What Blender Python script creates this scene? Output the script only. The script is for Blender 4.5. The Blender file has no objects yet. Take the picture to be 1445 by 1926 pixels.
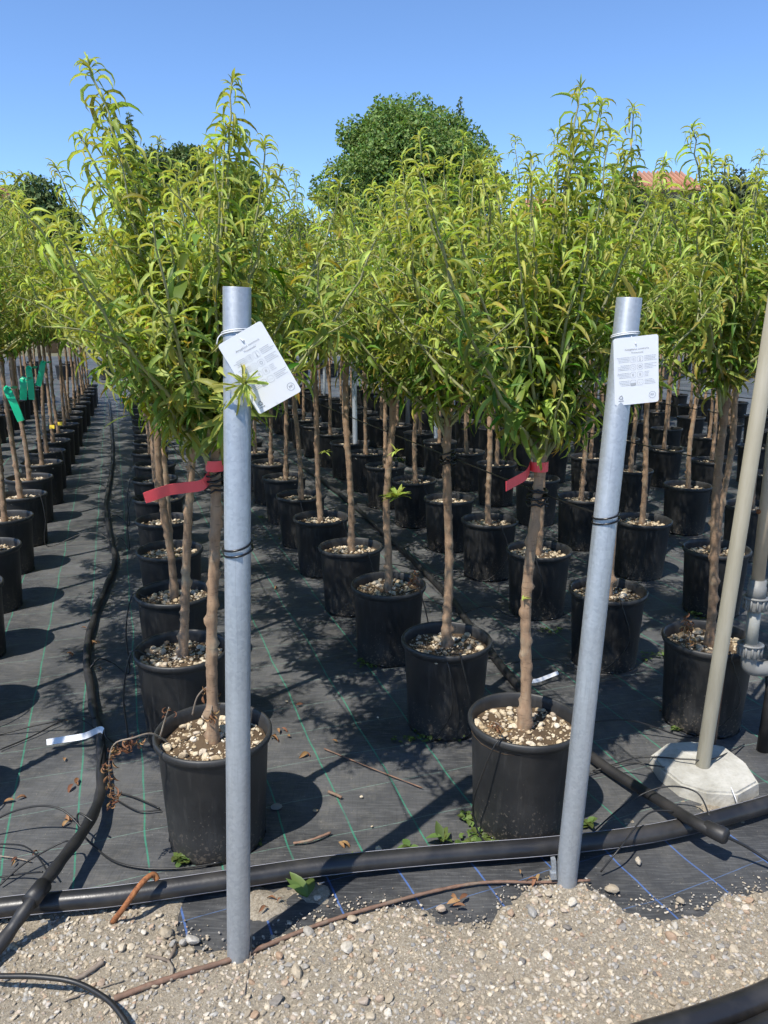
import bpy, bmesh, math, random
import numpy as np
from mathutils import Vector, Matrix, Euler, noise

# ------------------------------------------------------------------ camera, sky, sun, exposure
scene = bpy.context.scene
COL = scene.collection
R = math.radians
FPX, PITCH, EYE = 1447.0, R(14.0), 1.5          # focal length in photo pixels, downward pitch, eye height
cam = bpy.data.cameras.new('camera')
cam.sensor_fit = 'VERTICAL'; cam.sensor_height = 24.0; cam.lens = 24.0 * FPX / 1926.0
cam.clip_start = 0.05; cam.clip_end = 3000
cam_o = bpy.data.objects.new('camera', cam); COL.objects.link(cam_o)
cam_o.location = (0, 0, EYE); cam_o.rotation_euler = (R(90) - PITCH, 0, 0)
scene.camera = cam_o

SUN_EL, SUN_DIR = R(59.0), (-0.6235, -0.782)    # where the sun stands (behind the camera, left)
world = bpy.data.worlds.new('World'); scene.world = world; world.use_nodes = True
wn = world.node_tree.nodes; wn.clear()
sky = wn.new('ShaderNodeTexSky'); sky.sky_type = 'NISHITA'; sky.sun_disc = False
sky.sun_elevation = SUN_EL; sky.sun_rotation = math.atan2(SUN_DIR[0], SUN_DIR[1])
sky.altitude = 0; sky.air_density = 0.8; sky.dust_density = 0.0; sky.ozone_density = 8.0
bg = wn.new('ShaderNodeBackground'); bg.inputs['Strength'].default_value = 0.15
wo = wn.new('ShaderNodeOutputWorld')
world.node_tree.links.new(sky.outputs[0], bg.inputs[0]); world.node_tree.links.new(bg.outputs[0], wo.inputs[0])
sun = bpy.data.lights.new('sun', 'SUN'); sun.energy = 4.1; sun.angle = R(0.53); sun.color = (1.0, 0.95, 0.87)
sun_o = bpy.data.objects.new('sun', sun); COL.objects.link(sun_o)
sd = Vector((SUN_DIR[0] * math.cos(SUN_EL), SUN_DIR[1] * math.cos(SUN_EL), math.sin(SUN_EL)))
sun_o.rotation_euler = sd.to_track_quat('Z', 'Y').to_euler(); sun_o.location = (-4, -5, 9)
vs = scene.view_settings
vs.view_transform = 'Standard'; vs.look = 'None'; vs.gamma = 1.0; vs.exposure = 0.6; vs.use_curve_mapping = False

cy = scene.cycles
cy.max_bounces = 5; cy.diffuse_bounces = 2; cy.glossy_bounces = 2; cy.transmission_bounces = 3; cy.use_adaptive_sampling = True; cy.adaptive_threshold = .03
rng = random.Random(7)
nrg = np.random.default_rng(11)

def ray(px, py):
    u = (px - 722.5) / FPX; v = (py - 963) / FPX
    return Vector((u, math.cos(PITCH) - v * math.sin(PITCH), -math.sin(PITCH) - v * math.cos(PITCH)))
def gp(px, py, z=0.0):
    r = ray(px, py); t = (z - EYE) / r.z
    return Vector((r.x * t, r.y * t, z))
def at(px, py, Y):
    r = ray(px, py); t = Y / r.y
    return Vector((r.x * t, Y, EYE + r.z * t))
def to_px(p):
    x, y, z = p[0], p[1], p[2] - EYE
    dep = y * math.cos(PITCH) - z * math.sin(PITCH)
    return 722.5 + FPX * x / dep, 963 + FPX * (-y * math.sin(PITCH) - z * math.cos(PITCH)) / dep

# ------------------------------------------------------------------ materials
MAT = {}
class NT:
    def __init__(s, name):
        s.m = bpy.data.materials.new(name); s.m.use_nodes = True
        s.t = s.m.node_tree; s.n = s.t.nodes
        s.b = s.n['Principled BSDF']; s.out = s.n['Material Output']; MAT[name] = s.m
    def new(s, typ, **kw):
        nd = s.n.new(typ)
        for k, v in kw.items():
            if k.startswith('i_'): nd.inputs[k[2:].replace('_', ' ')].default_value = v
            else: setattr(nd, k, v)
        return nd
    def link(s, a, b): s.t.links.new(a, b)
    def coord(s, kind='Object', scale=None):
        tc = s.new('ShaderNodeTexCoord')
        if scale is None: return tc.outputs[kind]
        mp = s.new('ShaderNodeMapping'); mp.inputs['Scale'].default_value = scale
        s.link(tc.outputs[kind], mp.inputs[0]); return mp.outputs[0]
    def noise(s, vec, scale, detail=5, rough=.55):
        n = s.new('ShaderNodeTexNoise'); n.inputs['Scale'].default_value = scale
        n.inputs['Detail'].default_value = detail; n.inputs['Roughness'].default_value = rough
        s.link(vec, n.inputs['Vector']); return n.outputs['Fac']
    def ramp(s, fac, stops, interp='LINEAR'):
        r = s.new('ShaderNodeValToRGB'); r.color_ramp.interpolation = interp
        el = r.color_ramp.elements
        while len(el) < len(stops): el.new(0.5)
        for e, (p, c) in zip(el, stops):
            e.position = p; e.color = (*c, 1) if len(c) == 3 else c
        s.link(fac, r.inputs[0]); return r.outputs[0]
    def mix(s, fac, a, b, blend='MIX'):
        m = s.new('ShaderNodeMix', data_type='RGBA', blend_type=blend)
        for idx, v in ((0, fac), (6, a), (7, b)):
            if hasattr(v, 'links') or hasattr(v, 'is_output'): s.link(v, m.inputs[idx])
            else: m.inputs[idx].default_value = v if idx == 0 else (*v, 1)
        return m.outputs[2]
    def math(s, op, a, b=None, c=None):
        m = s.new('ShaderNodeMath', operation=op)
        for i, v in enumerate((a, b, c)):
            if v is None: continue
            if hasattr(v, 'is_output'): s.link(v, m.inputs[i])
            else: m.inputs[i].default_value = v
        return m.outputs[0]
    def bump(s, h, strength=.3, dist=.01):
        b = s.new('ShaderNodeBump'); b.inputs['Strength'].default_value = strength; b.inputs['Distance'].default_value = dist
        s.link(h, b.inputs['Height']); s.link(b.outputs[0], s.b.inputs['Normal']); return b
    def base(s, c):
        if hasattr(c, 'is_output'): s.link(c, s.b.inputs['Base Color'])
        else: s.b.inputs['Base Color'].default_value = (*c, 1)
    def rough(s, r):
        if hasattr(r, 'is_output'): s.link(r, s.b.inputs['Roughness'])
        else: s.b.inputs['Roughness'].default_value = r

def leaf_mat(name, young, mature, stress, trans=.38, rough=.42):
    t = NT(name)
    a = t.new('ShaderNodeAttribute', attribute_name='leafc')
    sp = t.new('ShaderNodeSeparateColor'); t.link(a.outputs['Color'], sp.inputs[0])
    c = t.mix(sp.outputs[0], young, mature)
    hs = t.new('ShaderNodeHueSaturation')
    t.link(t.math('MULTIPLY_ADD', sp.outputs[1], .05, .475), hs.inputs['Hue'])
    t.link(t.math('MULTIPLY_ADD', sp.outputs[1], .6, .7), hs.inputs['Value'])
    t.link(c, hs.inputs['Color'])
    nz = t.noise(t.coord(), 60, 3)
    c2 = t.mix(t.math('MULTIPLY', sp.outputs[2], t.math('MULTIPLY_ADD', nz, 1.2, .35)), hs.outputs[0], stress)
    t.base(c2); t.rough(rough); t.b.inputs['Specular IOR Level'].default_value = .35
    t.bump(t.noise(t.coord(), 140, 2), .12, .002)
    tr = t.new('ShaderNodeBsdfTranslucent')
    hs2 = t.new('ShaderNodeHueSaturation'); hs2.inputs['Saturation'].default_value = 1.15; hs2.inputs['Value'].default_value = 1.2
    t.link(c2, hs2.inputs['Color']); t.link(hs2.outputs[0], tr.inputs[0])
    mx = t.new('ShaderNodeMixShader'); mx.inputs[0].default_value = trans
    t.link(t.b.outputs[0], mx.inputs[1]); t.link(tr.outputs[0], mx.inputs[2]); t.link(mx.outputs[0], t.out.inputs[0])
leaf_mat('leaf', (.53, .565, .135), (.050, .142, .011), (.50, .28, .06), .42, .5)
leaf_mat('far_leaf', (.25, .34, .085), (.085, .155, .038), (.11, .16, .03), .3, .6)
leaf_mat('pine_leaf', (.16, .21, .06), (.055, .095, .03), (.07, .1, .03), .15, .7)
leaf_mat('olive_leaf', (.16, .19, .10), (.06, .08, .04), (.14, .16, .08), .2, .6)
leaf_mat('weed_leaf', (.17, .22, .06), (.07, .115, .03), (.25, .22, .05), .35, .45)
leaf_mat('dry_leaf', (.34, .2, .10), (.16, .075, .035), (.3, .12, .05), .15, .8)

def bark_mat(name, c1, c2, c3, sc=1):
    t = NT(name); v = t.coord('Object', (1, 1, .28))
    n1 = t.noise(v, 55 * sc, 6, .65); n2 = t.noise(t.coord(), 9 * sc, 3)
    c = t.mix(n2, t.ramp(n1, [(.3, c1), (.62, c2)]), c3, 'MIX')
    n4 = t.noise(t.coord('Object', (1, 1, 4.5)), 38 * sc, 3, .5); n5 = t.noise(t.coord(), 14 * sc, 4, .6)
    c = t.mix(t.math('MULTIPLY', t.ramp(n4, [(.58, (0, 0, 0)), (.68, (1, 1, 1))]), .55), c, c1)
    c = t.mix(t.math('MULTIPLY', t.ramp(n5, [(.52, (0, 0, 0)), (.68, (1, 1, 1))]), .5), c, (.25, .235, .17))
    oi = t.new('ShaderNodeObjectInfo'); hs = t.new('ShaderNodeHueSaturation')
    t.link(t.math('MULTIPLY_ADD', oi.outputs['Random'], .35, .82), hs.inputs['Value']); t.link(c, hs.inputs['Color'])
    t.base(hs.outputs[0]); t.rough(.8); t.bump(n1, .55, .004)
bark_mat('bark', (.10, .060, .036), (.37, .235, .135), (.26, .17, .105))
bark_mat('shoot_bark', (.24, .22, .09), (.36, .34, .16), (.26, .30, .13))
bark_mat('twig_bark', (.11, .055, .035), (.26, .14, .09), (.2, .13, .09))
bark_mat('grey_twig', (.12, .09, .07), (.28, .22, .17), (.2, .16, .12))

def plastic(name, c, rough=.45, dust=.12, dustc=(.16, .145, .12), bump=.15, spec=.5, speck=.0):
    t = NT(name); v = t.coord()
    n1 = t.noise(v, 7, 6, .62); n2 = t.noise(v, 120, 3)
    f = t.math('MULTIPLY', t.ramp(n1, [(.42, (0, 0, 0)), (.75, (1, 1, 1))]), dust)
    col = t.mix(f, c, dustc)
    if speck:
        vo = t.new('ShaderNodeTexVoronoi'); vo.inputs['Scale'].default_value = 60; t.link(v, vo.inputs['Vector'])
        sf = t.math('MULTIPLY', t.math('LESS_THAN', vo.outputs['Distance'], .11), t.math('GREATER_THAN', t.noise(v, 13, 2), .5))
        col = t.mix(t.math('MULTIPLY', sf, speck), col, (.3, .28, .24))
    t.base(col)
    t.rough(t.math('MULTIPLY_ADD', n1, .3, rough - .15)); t.b.inputs['Specular IOR Level'].default_value = spec
    t.bump(n2, bump, .002)
t = NT('pot_plastic'); v = t.coord(); n1 = t.noise(v, 6, 6, .65); n2 = t.noise(v, 90, 4, .6); n3 = t.noise(t.coord('Object', (1, 1, .12)), 45, 4, .6)
sz_ = t.new('ShaderNodeSeparateXYZ'); t.link(v, sz_.inputs[0])
c = t.mix(t.math('MULTIPLY', t.ramp(n1, [(.42, (0, 0, 0)), (.72, (1, 1, 1))]), .32), (.0115, .012, .0125), (.085, .080, .073))
c = t.mix(t.math('MULTIPLY', t.ramp(n3, [(.56, (0, 0, 0)), (.76, (1, 1, 1))]), .28), c, (.11, .105, .097))
mud = t.math('MULTIPLY', t.math('GREATER_THAN', t.math('SUBTRACT', n2, t.math('MULTIPLY', sz_.outputs[2], .75)), .55), .55)
c = t.mix(mud, c, (.15, .125, .095))
oi = t.new('ShaderNodeObjectInfo'); c = t.mix(t.math('MULTIPLY', t.math('POWER', oi.outputs['Random'], 2.0), .11), c, (.085, .083, .08))
t.base(c); t.rough(t.math('MULTIPLY_ADD', n1, .3, .36)); t.bump(t.math('ADD', n3, n2), .18, .002)
plastic('hose_plastic', (.014, .014, .0145), .5, .22, (.12, .105, .09))
plastic('pipe_plastic', (.016, .016, .017), .36, .3, (.13, .115, .095))
plastic('thin_tube', (.012, .012, .012), .45, .1)
plastic('tie_rubber', (.006, .006, .006), .3, .05)
plastic('pvc_grey', (.21, .21, .20), .5, .6, (.16, .15, .13), spec=.4)
plastic('pvc_clear', (.30, .30, .27), .28, .5, (.25, .24, .2))
plastic('pvc_brown', (.50, .40, .28), .6, .5, (.22, .2, .17))
plastic('white_plastic', (.8, .8, .8), .5, .06)
plastic('stripe_white', (.36, .36, .40), .5, .5)
plastic('red_ribbon', (.86, .085, .10), .38, .25, (.8, .25, .22), .3)
plastic('green_ribbon', (.008, .55, .28), .35, .04, (.1, .3, .2), .05)
plastic('yellow_tag', (.75, .55, .03), .45, .04)
plastic('label_white', (.83, .84, .86), .42, .03, (.6, .6, .58), .02)
plastic('print_grey', (.30, .31, .34), .6, 0)
plastic('print_light', (.44, .45, .47), .6, 0)
plastic('soil', (.075, .052, .034), .95, .8, (.16, .115, .07), 1.0, .1)

t = NT('galvanised'); v = t.coord()
vo = t.new('ShaderNodeTexVoronoi'); vo.inputs['Scale'].default_value = 150; t.link(v, vo.inputs['Vector'])
n1 = t.noise(t.coord('Object', (1, 1, .12)), 26, 6, .65); n2 = t.noise(v, 5, 4)
c = t.mix(t.math('MULTIPLY', vo.outputs['Color'], .45), (.31, .335, .355), (.51, .535, .555))
c = t.mix(t.math('MULTIPLY', t.ramp(n1, [(.45, (0, 0, 0)), (.72, (1, 1, 1))]), .5), c, (.52, .55, .575))
c = t.mix(t.math('MULTIPLY', t.ramp(n2, [(.52, (0, 0, 0)), (.7, (1, 1, 1))]), .28), c, (.24, .25, .25))
ns = t.noise(t.coord('Object', (1, 1, .03)), 150, 3, .6)
c = t.mix(t.math('MULTIPLY', t.ramp(ns, [(.6, (0, 0, 0)), (.7, (1, 1, 1))]), .35), c, (.20, .21, .215))
nb = t.noise(v, 11, 5, .7); c = t.mix(t.math('MULTIPLY', t.ramp(nb, [(.66, (0, 0, 0)), (.74, (1, 1, 1))]), .5), c, (.24, .20, .165))
t.base(c); t.b.inputs['Metallic'].default_value = .5
t.rough(t.math('MULTIPLY_ADD', n1, .25, .33)); t.bump(n1, .06, .002)

t = NT('weathered_pole'); v = t.coord(); n1 = t.noise(t.coord('Object', (1, 1, .1)), 20, 6, .7); n2 = t.noise(v, 3, 3)
c = t.ramp(n1, [(.3, (.17, .155, .12)), (.5, (.28, .26, .20)), (.72, (.36, .34, .29))])
t.base(t.mix(n2, c, (.22, .20, .145))); t.rough(.75); t.bump(n1, .2, .003)
t = NT('rust'); v = t.coord(); n1 = t.noise(v, 70, 6, .7)
t.base(t.ramp(n1, [(.3, (.07, .025, .012)), (.5, (.27, .10, .035)), (.72, (.42, .18, .06))])); t.rough(.9); t.bump(n1, .5, .003)
t = NT('rusty_rod'); v = t.coord(); n1 = t.noise(v, 40, 5, .7)
t.base(t.ramp(n1, [(.3, (.14, .085, .06)), (.7, (.30, .20, .15))])); t.rough(.85); t.bump(n1, .4, .003)
t = NT('concrete'); v = t.coord(); n1 = t.noise(v, 12, 8, .65); n2 = t.noise(v, 90, 4)
c = t.ramp(n1, [(.3, (.30, .285, .24)), (.55, (.46, .445, .39)), (.75, (.56, .54, .49))])
t.base(t.mix(t.math('MULTIPLY', t.ramp(n2, [(.55, (0, 0, 0)), (.75, (1, 1, 1))]), .35), c, (.22, .19, .15))); t.rough(.9); t.bump(n2, .5, .004)

STONES = [(0, (.26, .22, .165)), (.18, (.42, .355, .26)), (.34, (.54, .47, .36)), (.48, (.30, .29, .27)), (.6, (.62, .57, .48)),
          (.70, (.36, .245, .16)), (.8, (.46, .44, .40)), (.9, (.17, .16, .15)), (1, (.58, .48, .34))]
PALE = [(0, (.34, .25, .15)), (.25, (.54, .44, .29)), (.5, (.66, .58, .44)), (.7, (.46, .36, .23)), (.85, (.72, .66, .55)), (1, (.33, .23, .14))]
def stone_mat(name, stops, attr):
    t = NT(name)
    if attr:
        a = t.new('ShaderNodeAttribute', attribute_name='rnd'); f = a.outputs['Fac']
    else:
        f = t.new('ShaderNodeObjectInfo').outputs['Random']
    n1 = t.noise(t.coord('Generated' if not attr else 'Object'), 3 if not attr else 90, 5, .65)
    c = t.ramp(f, stops)
    t.base(t.mix(.75, c, t.ramp(n1, [(.25, (.45, .42, .38)), (.7, (1.2, 1.18, 1.14))]), 'MULTIPLY')); t.rough(.85); t.bump(n1, .4, .004)
stone_mat('stone', STONES, False); stone_mat('stone_mix', STONES, True)
stone_mat('pale_stone', PALE, False); stone_mat('pale_stone_mix', PALE, True)

def fabric(name, rot, line_a, line_b, dust):
    t = NT(name); tc = t.new('ShaderNodeTexCoord')
    mp = t.new('ShaderNodeMapping'); mp.inputs['Rotation'].default_value = (0, 0, rot); t.link(tc.outputs['Object'], mp.inputs[0])
    wob = t.new('ShaderNodeTexNoise'); wob.inputs['Scale'].default_value = 2.2; t.link(mp.outputs[0], wob.inputs['Vector'])
    wv = t.new('ShaderNodeVectorMath', operation='MULTIPLY_ADD'); t.link(wob.outputs['Color'], wv.inputs[0])
    wv.inputs[1].default_value = (.035, .035, 0); t.link(mp.outputs[0], wv.inputs[2])
    sx = t.new('ShaderNodeSeparateXYZ'); t.link(wv.outputs[0], sx.inputs[0])
    def line(coord, per, half):
        fr = t.math('FRACT', t.math('DIVIDE', t.math('ADD', coord, 50.0), per))
        return t.math('LESS_THAN', t.math('ABSOLUTE', t.math('SUBTRACT', fr, .5)), half / per)
    v = tc.outputs['Object']
    n1 = t.noise(v, 1.6, 7, .62); n2 = t.noise(v, 14, 6, .7); n3 = t.noise(v, 160, 2)
    wx = t.math('SINE', t.math('MULTIPLY', sx.outputs[0], 2100)); wy = t.math('SINE', t.math('MULTIPLY', sx.outputs[1], 1500))
    weave = t.math('MULTIPLY', wx, wy)
    c = t.mix(t.math('MULTIPLY', t.ramp(n1, [(.33, (0, 0, 0)), (.66, (1, 1, 1))]), dust), (.018, .0192, .0215), (.118, .119, .119))
    c = t.mix(t.math('MULTIPLY', t.ramp(n2, [(.5, (0, 0, 0)), (.78, (1, 1, 1))]), dust * .8), c, (.15, .14, .12))
    # fine pale streaks along the weave
    ms = t.new('ShaderNodeMapping'); ms.inputs['Rotation'].default_value = (0, 0, rot); ms.inputs['Scale'].default_value = (14, 160, 1)
    t.link(v, ms.inputs[0]); st = t.noise(ms.outputs[0], 1.0, 3, .6)
    c = t.mix(t.math('MULTIPLY', t.ramp(st, [(.48, (0, 0, 0)), (.72, (1, 1, 1))]), .38), c, (.19, .19, .185))
    mq = t.new('ShaderNodeMapping'); mq.inputs['Rotation'].default_value = (0, 0, rot); mq.inputs['Scale'].default_value = (190, 11, 1)
    t.link(v, mq.inputs[0]); sq = t.noise(mq.outputs[0], 1.0, 3, .6)
    c = t.mix(t.math('MULTIPLY', t.ramp(sq, [(.5, (0, 0, 0)), (.75, (1, 1, 1))]), .3), c, (.01, .011, .012))
    mw = t.new('ShaderNodeMapping'); mw.inputs['Rotation'].default_value = (0, 0, rot + .3); mw.inputs['Scale'].default_value = (1.1, 5.5, 1)
    t.link(v, mw.inputs[0]); wr = t.noise(mw.outputs[0], 1.0, 3, .5)
    worn = t.ramp(n2, [(.3, (.25, .25, .25)), (.52, (.95, .95, .95))])
    c = t.mix(t.math('MULTIPLY', line(sx.outputs[1], .205, .0013), t.math('MULTIPLY', worn, .5)), c, line_b)
    c = t.mix(t.math('MULTIPLY', line(sx.outputs[0], .198, .0026), t.math('MULTIPLY', worn, .72)), c, line_a)
    sp = t.math('GREATER_THAN', n3, .735)
    c = t.mix(t.math('MULTIPLY', sp, .7), c, (.34, .31, .26))
    t.base(c); t.rough(t.math('MULTIPLY_ADD', n1, .25, .5)); t.b.inputs['Specular IOR Level'].default_value = .5
    h = t.math('ADD', t.math('MULTIPLY', weave, .05), t.math('ADD', t.math('MULTIPLY', n2, 1.0), t.math('MULTIPLY', wr, 7.0)))
    t.bump(h, .45, .008)
fabric('fabric_green', R(-19), (.03, .25, .15), (.20, .34, .27), .85)
fabric('fabric_blue', R(-23), (.07, .16, .42), (.10, .20, .42), .45)

t = NT('gravel_soil'); v = t.coord(); n1 = t.noise(v, 6, 8, .7); n2 = t.noise(v, 130, 5, .7); n3 = t.noise(v, 380, 3, .7)
c = t.ramp(n2, [(.28, (.12, .10, .072)), (.5, (.30, .262, .20)), (.72, (.52, .465, .37))])
c = t.mix(t.math('MULTIPLY', n1, .5), c, (.36, .29, .20)); c = t.mix(.5, c, t.ramp(n3, [(.3, (.5, .5, .5)), (.7, (1.3, 1.3, 1.3))]), 'MULTIPLY')
t.base(c); t.rough(.95); t.bump(t.math('ADD', n2, t.math('MULTIPLY', n3, .5)), .9, .006)
t = NT('earth'); v = t.coord(); n1 = t.noise(v, .25, 8, .65)
t.base(t.ramp(n1, [(.3, (.10, .10, .045)), (.6, (.16, .135, .08)), (.8, (.10, .13, .04))])); t.rough(.95)
t = NT('roof_tile'); n1 = t.noise(t.coord(), 2.5, 5)
oi = t.new('ShaderNodeObjectInfo')
t.base(t.mix(oi.outputs['Random'], t.ramp(n1, [(.3, (.40, .17, .09)), (.7, (.55, .26, .15))]), (.5, .27, .18))); t.rough(.9)
t = NT('house_wall'); n1 = t.noise(t.coord(), 1.5, 6); t.base(t.ramp(n1, [(.3, (.22, .15, .10)), (.7, (.34, .25, .18))])); t.rough(.95)
t = NT('window_dark'); t.base((.03, .035, .04)); t.rough(.1)
t = NT('shutter'); t.base((.07, .045, .03)); t.rough(.7)

# ------------------------------------------------------------------ object helpers
def new_mesh(name, verts, faces, mats, smooth=True, fmat=None):
    me = bpy.data.meshes.new(name)
    me.from_pydata([tuple(v) for v in verts], [], [tuple(f) for f in faces])
    for m in ([mats] if isinstance(mats, str) else mats): me.materials.append(MAT[m])
    if fmat is not None: me.polygons.foreach_set('material_index', np.asarray(fmat, dtype=np.int32))
    me.polygons.foreach_set('use_smooth', np.full(len(me.polygons), smooth, dtype=bool))
    me.update(); return me
def add(name, me, parent=None, loc=None, rot=None, scale=None):
    o = bpy.data.objects.new(name, me); COL.objects.link(o)
    if parent is not None: o.parent = parent
    if loc is not None: o.location = loc
    if rot is not None: o.rotation_euler = rot
    if scale is not None: o.scale = scale
    return o
def tag(o, label, cat, group=None):
    o['label'] = label; o['category'] = cat
    if group: o['group'] = group
    return o
def empty(name, loc=(0, 0, 0), rot=(0, 0, 0)):
    o = bpy.data.objects.new(name, None); COL.objects.link(o)
    o.location = loc; o.rotation_euler = rot; o.empty_display_size = .1
    return o

class MB:
    def __init__(s): s.v = []; s.f = []; s.m = []
    def addv(s, vs, fs, mi=0):
        k = len(s.v); s.v.extend([tuple(v) for v in vs]); s.f.extend([tuple(i + k for i in f) for f in fs]); s.m.extend([mi] * len(fs))
    def tube(s, pts, rad, n=8, mi=0, cap=True, closed=False):
        pts = [Vector(p) for p in pts]; m = len(pts)
        rads = rad if hasattr(rad, '__len__') else [rad] * m
        vs = []; up = Vector((0, 0, 1)); prev = None
        for i, p in enumerate(pts):
            a = pts[(i - 1) % m] if (closed or i > 0) else p; b = pts[(i + 1) % m] if (closed or i < m - 1) else p
            tg = (b - a); tg = tg.normalized() if tg.length > 1e-9 else Vector((0, 0, 1))
            if prev is None:
                ref = Vector((1, 0, 0)) if abs(tg.z) > .8 else up
                x = tg.cross(ref).normalized()
            else:
                x = prev - tg * prev.dot(tg)
                x = x.normalized() if x.length > 1e-6 else tg.orthogonal().normalized()
            prev = x; y = tg.cross(x)
            for k in range(n):
                an = 2 * math.pi * k / n
                vs.append(p + (x * math.cos(an) + y * math.sin(an)) * rads[i])
        fs = []
        for i in range(m if closed else m - 1):
            j = (i + 1) % m
            for k in range(n):
                l = (k + 1) % n
                fs.append((i * n + k, i * n + l, j * n + l, j * n + k))
        if cap and not closed:
            fs.append(tuple(reversed(range(n)))); fs.append(tuple((m - 1) * n + k for k in range(n)))
        s.addv(vs, fs, mi)
    def lathe(s, prof, n=32, mi=0):
        vs = []; fs = []
        for (r, z) in prof:
            for k in range(n):
                a = 2 * math.pi * k / n; vs.append((r * math.cos(a), r * math.sin(a), z))
        for i in range(len(prof) - 1):
            for k in range(n):
                l = (k + 1) % n
                fs.append((i * n + k, i * n + l, (i + 1) * n + l, (i + 1) * n + k))
        s.addv(vs, fs, mi)
    def box(s, c, d, mi=0, rz=0):
        cx, cy, cz = c; dx, dy, dz = [x / 2 for x in d]; vs = []
        for sx in (-1, 1):
            for sy in (-1, 1):
                for sz in (-1, 1):
                    x, y = sx * dx, sy * dy
                    vs.append((cx + x * math.cos(rz) - y * math.sin(rz), cy + x * math.sin(rz) + y * math.cos(rz), cz + sz * dz))
        s.addv(vs, [(0, 1, 3, 2), (4, 6, 7, 5), (0, 4, 5, 1), (2, 3, 7, 6), (0, 2, 6, 4), (1, 5, 7, 3)], mi)
    def mesh(s, name, mats, smooth=True): return new_mesh(name, s.v, s.f, mats, smooth, s.m)
    def build(s, name, mats, parent=None, smooth=True, loc=None, rot=None):
        return add(name, s.mesh(name, mats, smooth), parent, loc, rot)

def spline(pts, per=8):
    pts = [Vector(p) for p in pts]; out = []
    for i in range(len(pts) - 1):
        p0 = pts[max(i - 1, 0)]; p1 = pts[i]; p2 = pts[i + 1]; p3 = pts[min(i + 2, len(pts) - 1)]
        for k in range(per):
            t = k / per
            out.append(.5 * ((2 * p1) + (p2 - p0) * t + (2 * p0 - 5 * p1 + 4 * p2 - p3) * t * t + (3 * p1 - p0 - 3 * p2 + p3) * t ** 3))
    out.append(pts[-1]); return out

# ------------------------------------------------------------------ leaves (vectorised)
NS = 5
WPROF = np.array([.14, .72, 1.0, .86, .5, .03])
def leaf_arrays(base, d, n, L, W, fold, curl, twist):
    N = len(base); side = np.cross(d, n)
    P = np.zeros((N, NS + 1, 3, 3)); p = base.copy()
    for k in range(NS + 1):
        s = k / NS
        if k > 0:
            th = (curl * ((k - .5) / NS) ** 1.15)[:, None]
            p = p + (np.cos(th) * d - np.sin(th) * n) * (L / NS)[:, None]
        th = (curl * s ** 1.15)[:, None]
        Nn = np.cos(th) * n + np.sin(th) * d
        tw = (twist * s)[:, None]
        S2 = side * np.cos(tw) + Nn * np.sin(tw); N2 = Nn * np.cos(tw) - side * np.sin(tw)
        w = (W * WPROF[k])[:, None]; f = fold[:, None]
        P[:, k, 1] = p
        P[:, k, 0] = p - S2 * w * np.cos(f) + N2 * w * np.sin(f)
        P[:, k, 2] = p + S2 * w * np.cos(f) + N2 * w * np.sin(f)
    return P.reshape(N * (NS + 1) * 3, 3)
LEAF_F = []
for k in range(NS):
    for j in range(2): LEAF_F.append((k * 3 + j, k * 3 + j + 1, (k + 1) * 3 + j + 1, (k + 1) * 3 + j))
LEAF_F = np.array(LEAF_F)
def leaf_color(age, rnd, stress):
    N = len(age); c = np.zeros((N, NS + 1, 3, 4)); c[..., 3] = 1
    c[..., 0] = age[:, None, None]; c[..., 1] = rnd[:, None, None]
    ramp = np.clip(np.linspace(-.5, 1.1, NS + 1), 0, 1)[None, :, None]
    c[..., 2] = stress[:, None, None] * ramp; c[:, :, 0, 2] += .35 * stress[:, None]; c[:, :, 2, 2] += .35 * stress[:, None]
    return c.reshape(-1, 4)
def big_mesh(name, V, F, mats, fmat=None, attr=None, fattr=None, smooth=True):
    """V (n,3), F list of arrays of quads / tris"""
    me = bpy.data.meshes.new(name)
    me.vertices.add(len(V)); me.vertices.foreach_set('co', np.asarray(V, dtype=np.float32).ravel())
    nl = sum(f.size for f in F); npoly = sum(len(f) for f in F)
    me.loops.add(nl); me.loops.foreach_set('vertex_index', np.concatenate([f.ravel() for f in F]).astype(np.int32))
    tot = np.concatenate([np.full(len(f), f.shape[1]) for f in F]).astype(np.int32)
    start = np.concatenate([[0], np.cumsum(tot)[:-1]]).astype(np.int32)
    me.polygons.add(npoly); me.polygons.foreach_set('loop_start', start)
    for m in mats: me.materials.append(MAT[m])
    if fmat is not None: me.polygons.foreach_set('material_index', np.asarray(fmat, dtype=np.int32))
    me.polygons.foreach_set('use_smooth', np.full(npoly, smooth, dtype=bool))
    if attr is not None:
        a = me.attributes.new('leafc', 'FLOAT_COLOR', 'POINT'); a.data.foreach_set('color', np.asarray(attr, dtype=np.float32).ravel())
    if fattr is not None:
        a = me.attributes.new('rnd', 'FLOAT', 'POINT'); a.data.foreach_set('value', np.asarray(fattr, dtype=np.float32))
    me.update(calc_edges=True); me.validate(); return me

class Leaves:
    def __init__(s): s.rows = []
    def add(s, base, d, n, L, W, fold, curl, twist, age, rnd, stress):
        s.rows.append((*base, *d, *n, L, W, fold, curl, twist, age, rnd, stress))
    def arr(s): return np.array(s.rows)
def leaves_geo(A):
    V = leaf_arrays(A[:, 0:3], A[:, 3:6], A[:, 6:9], A[:, 9], A[:, 10], A[:, 11], A[:, 12], A[:, 13])
    F = (LEAF_F[None] + (np.arange(len(A)) * (NS + 1) * 3)[:, None, None]).reshape(-1, 4)
    return V, F, leaf_color(A[:, 14], A[:, 15], A[:, 16])

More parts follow.
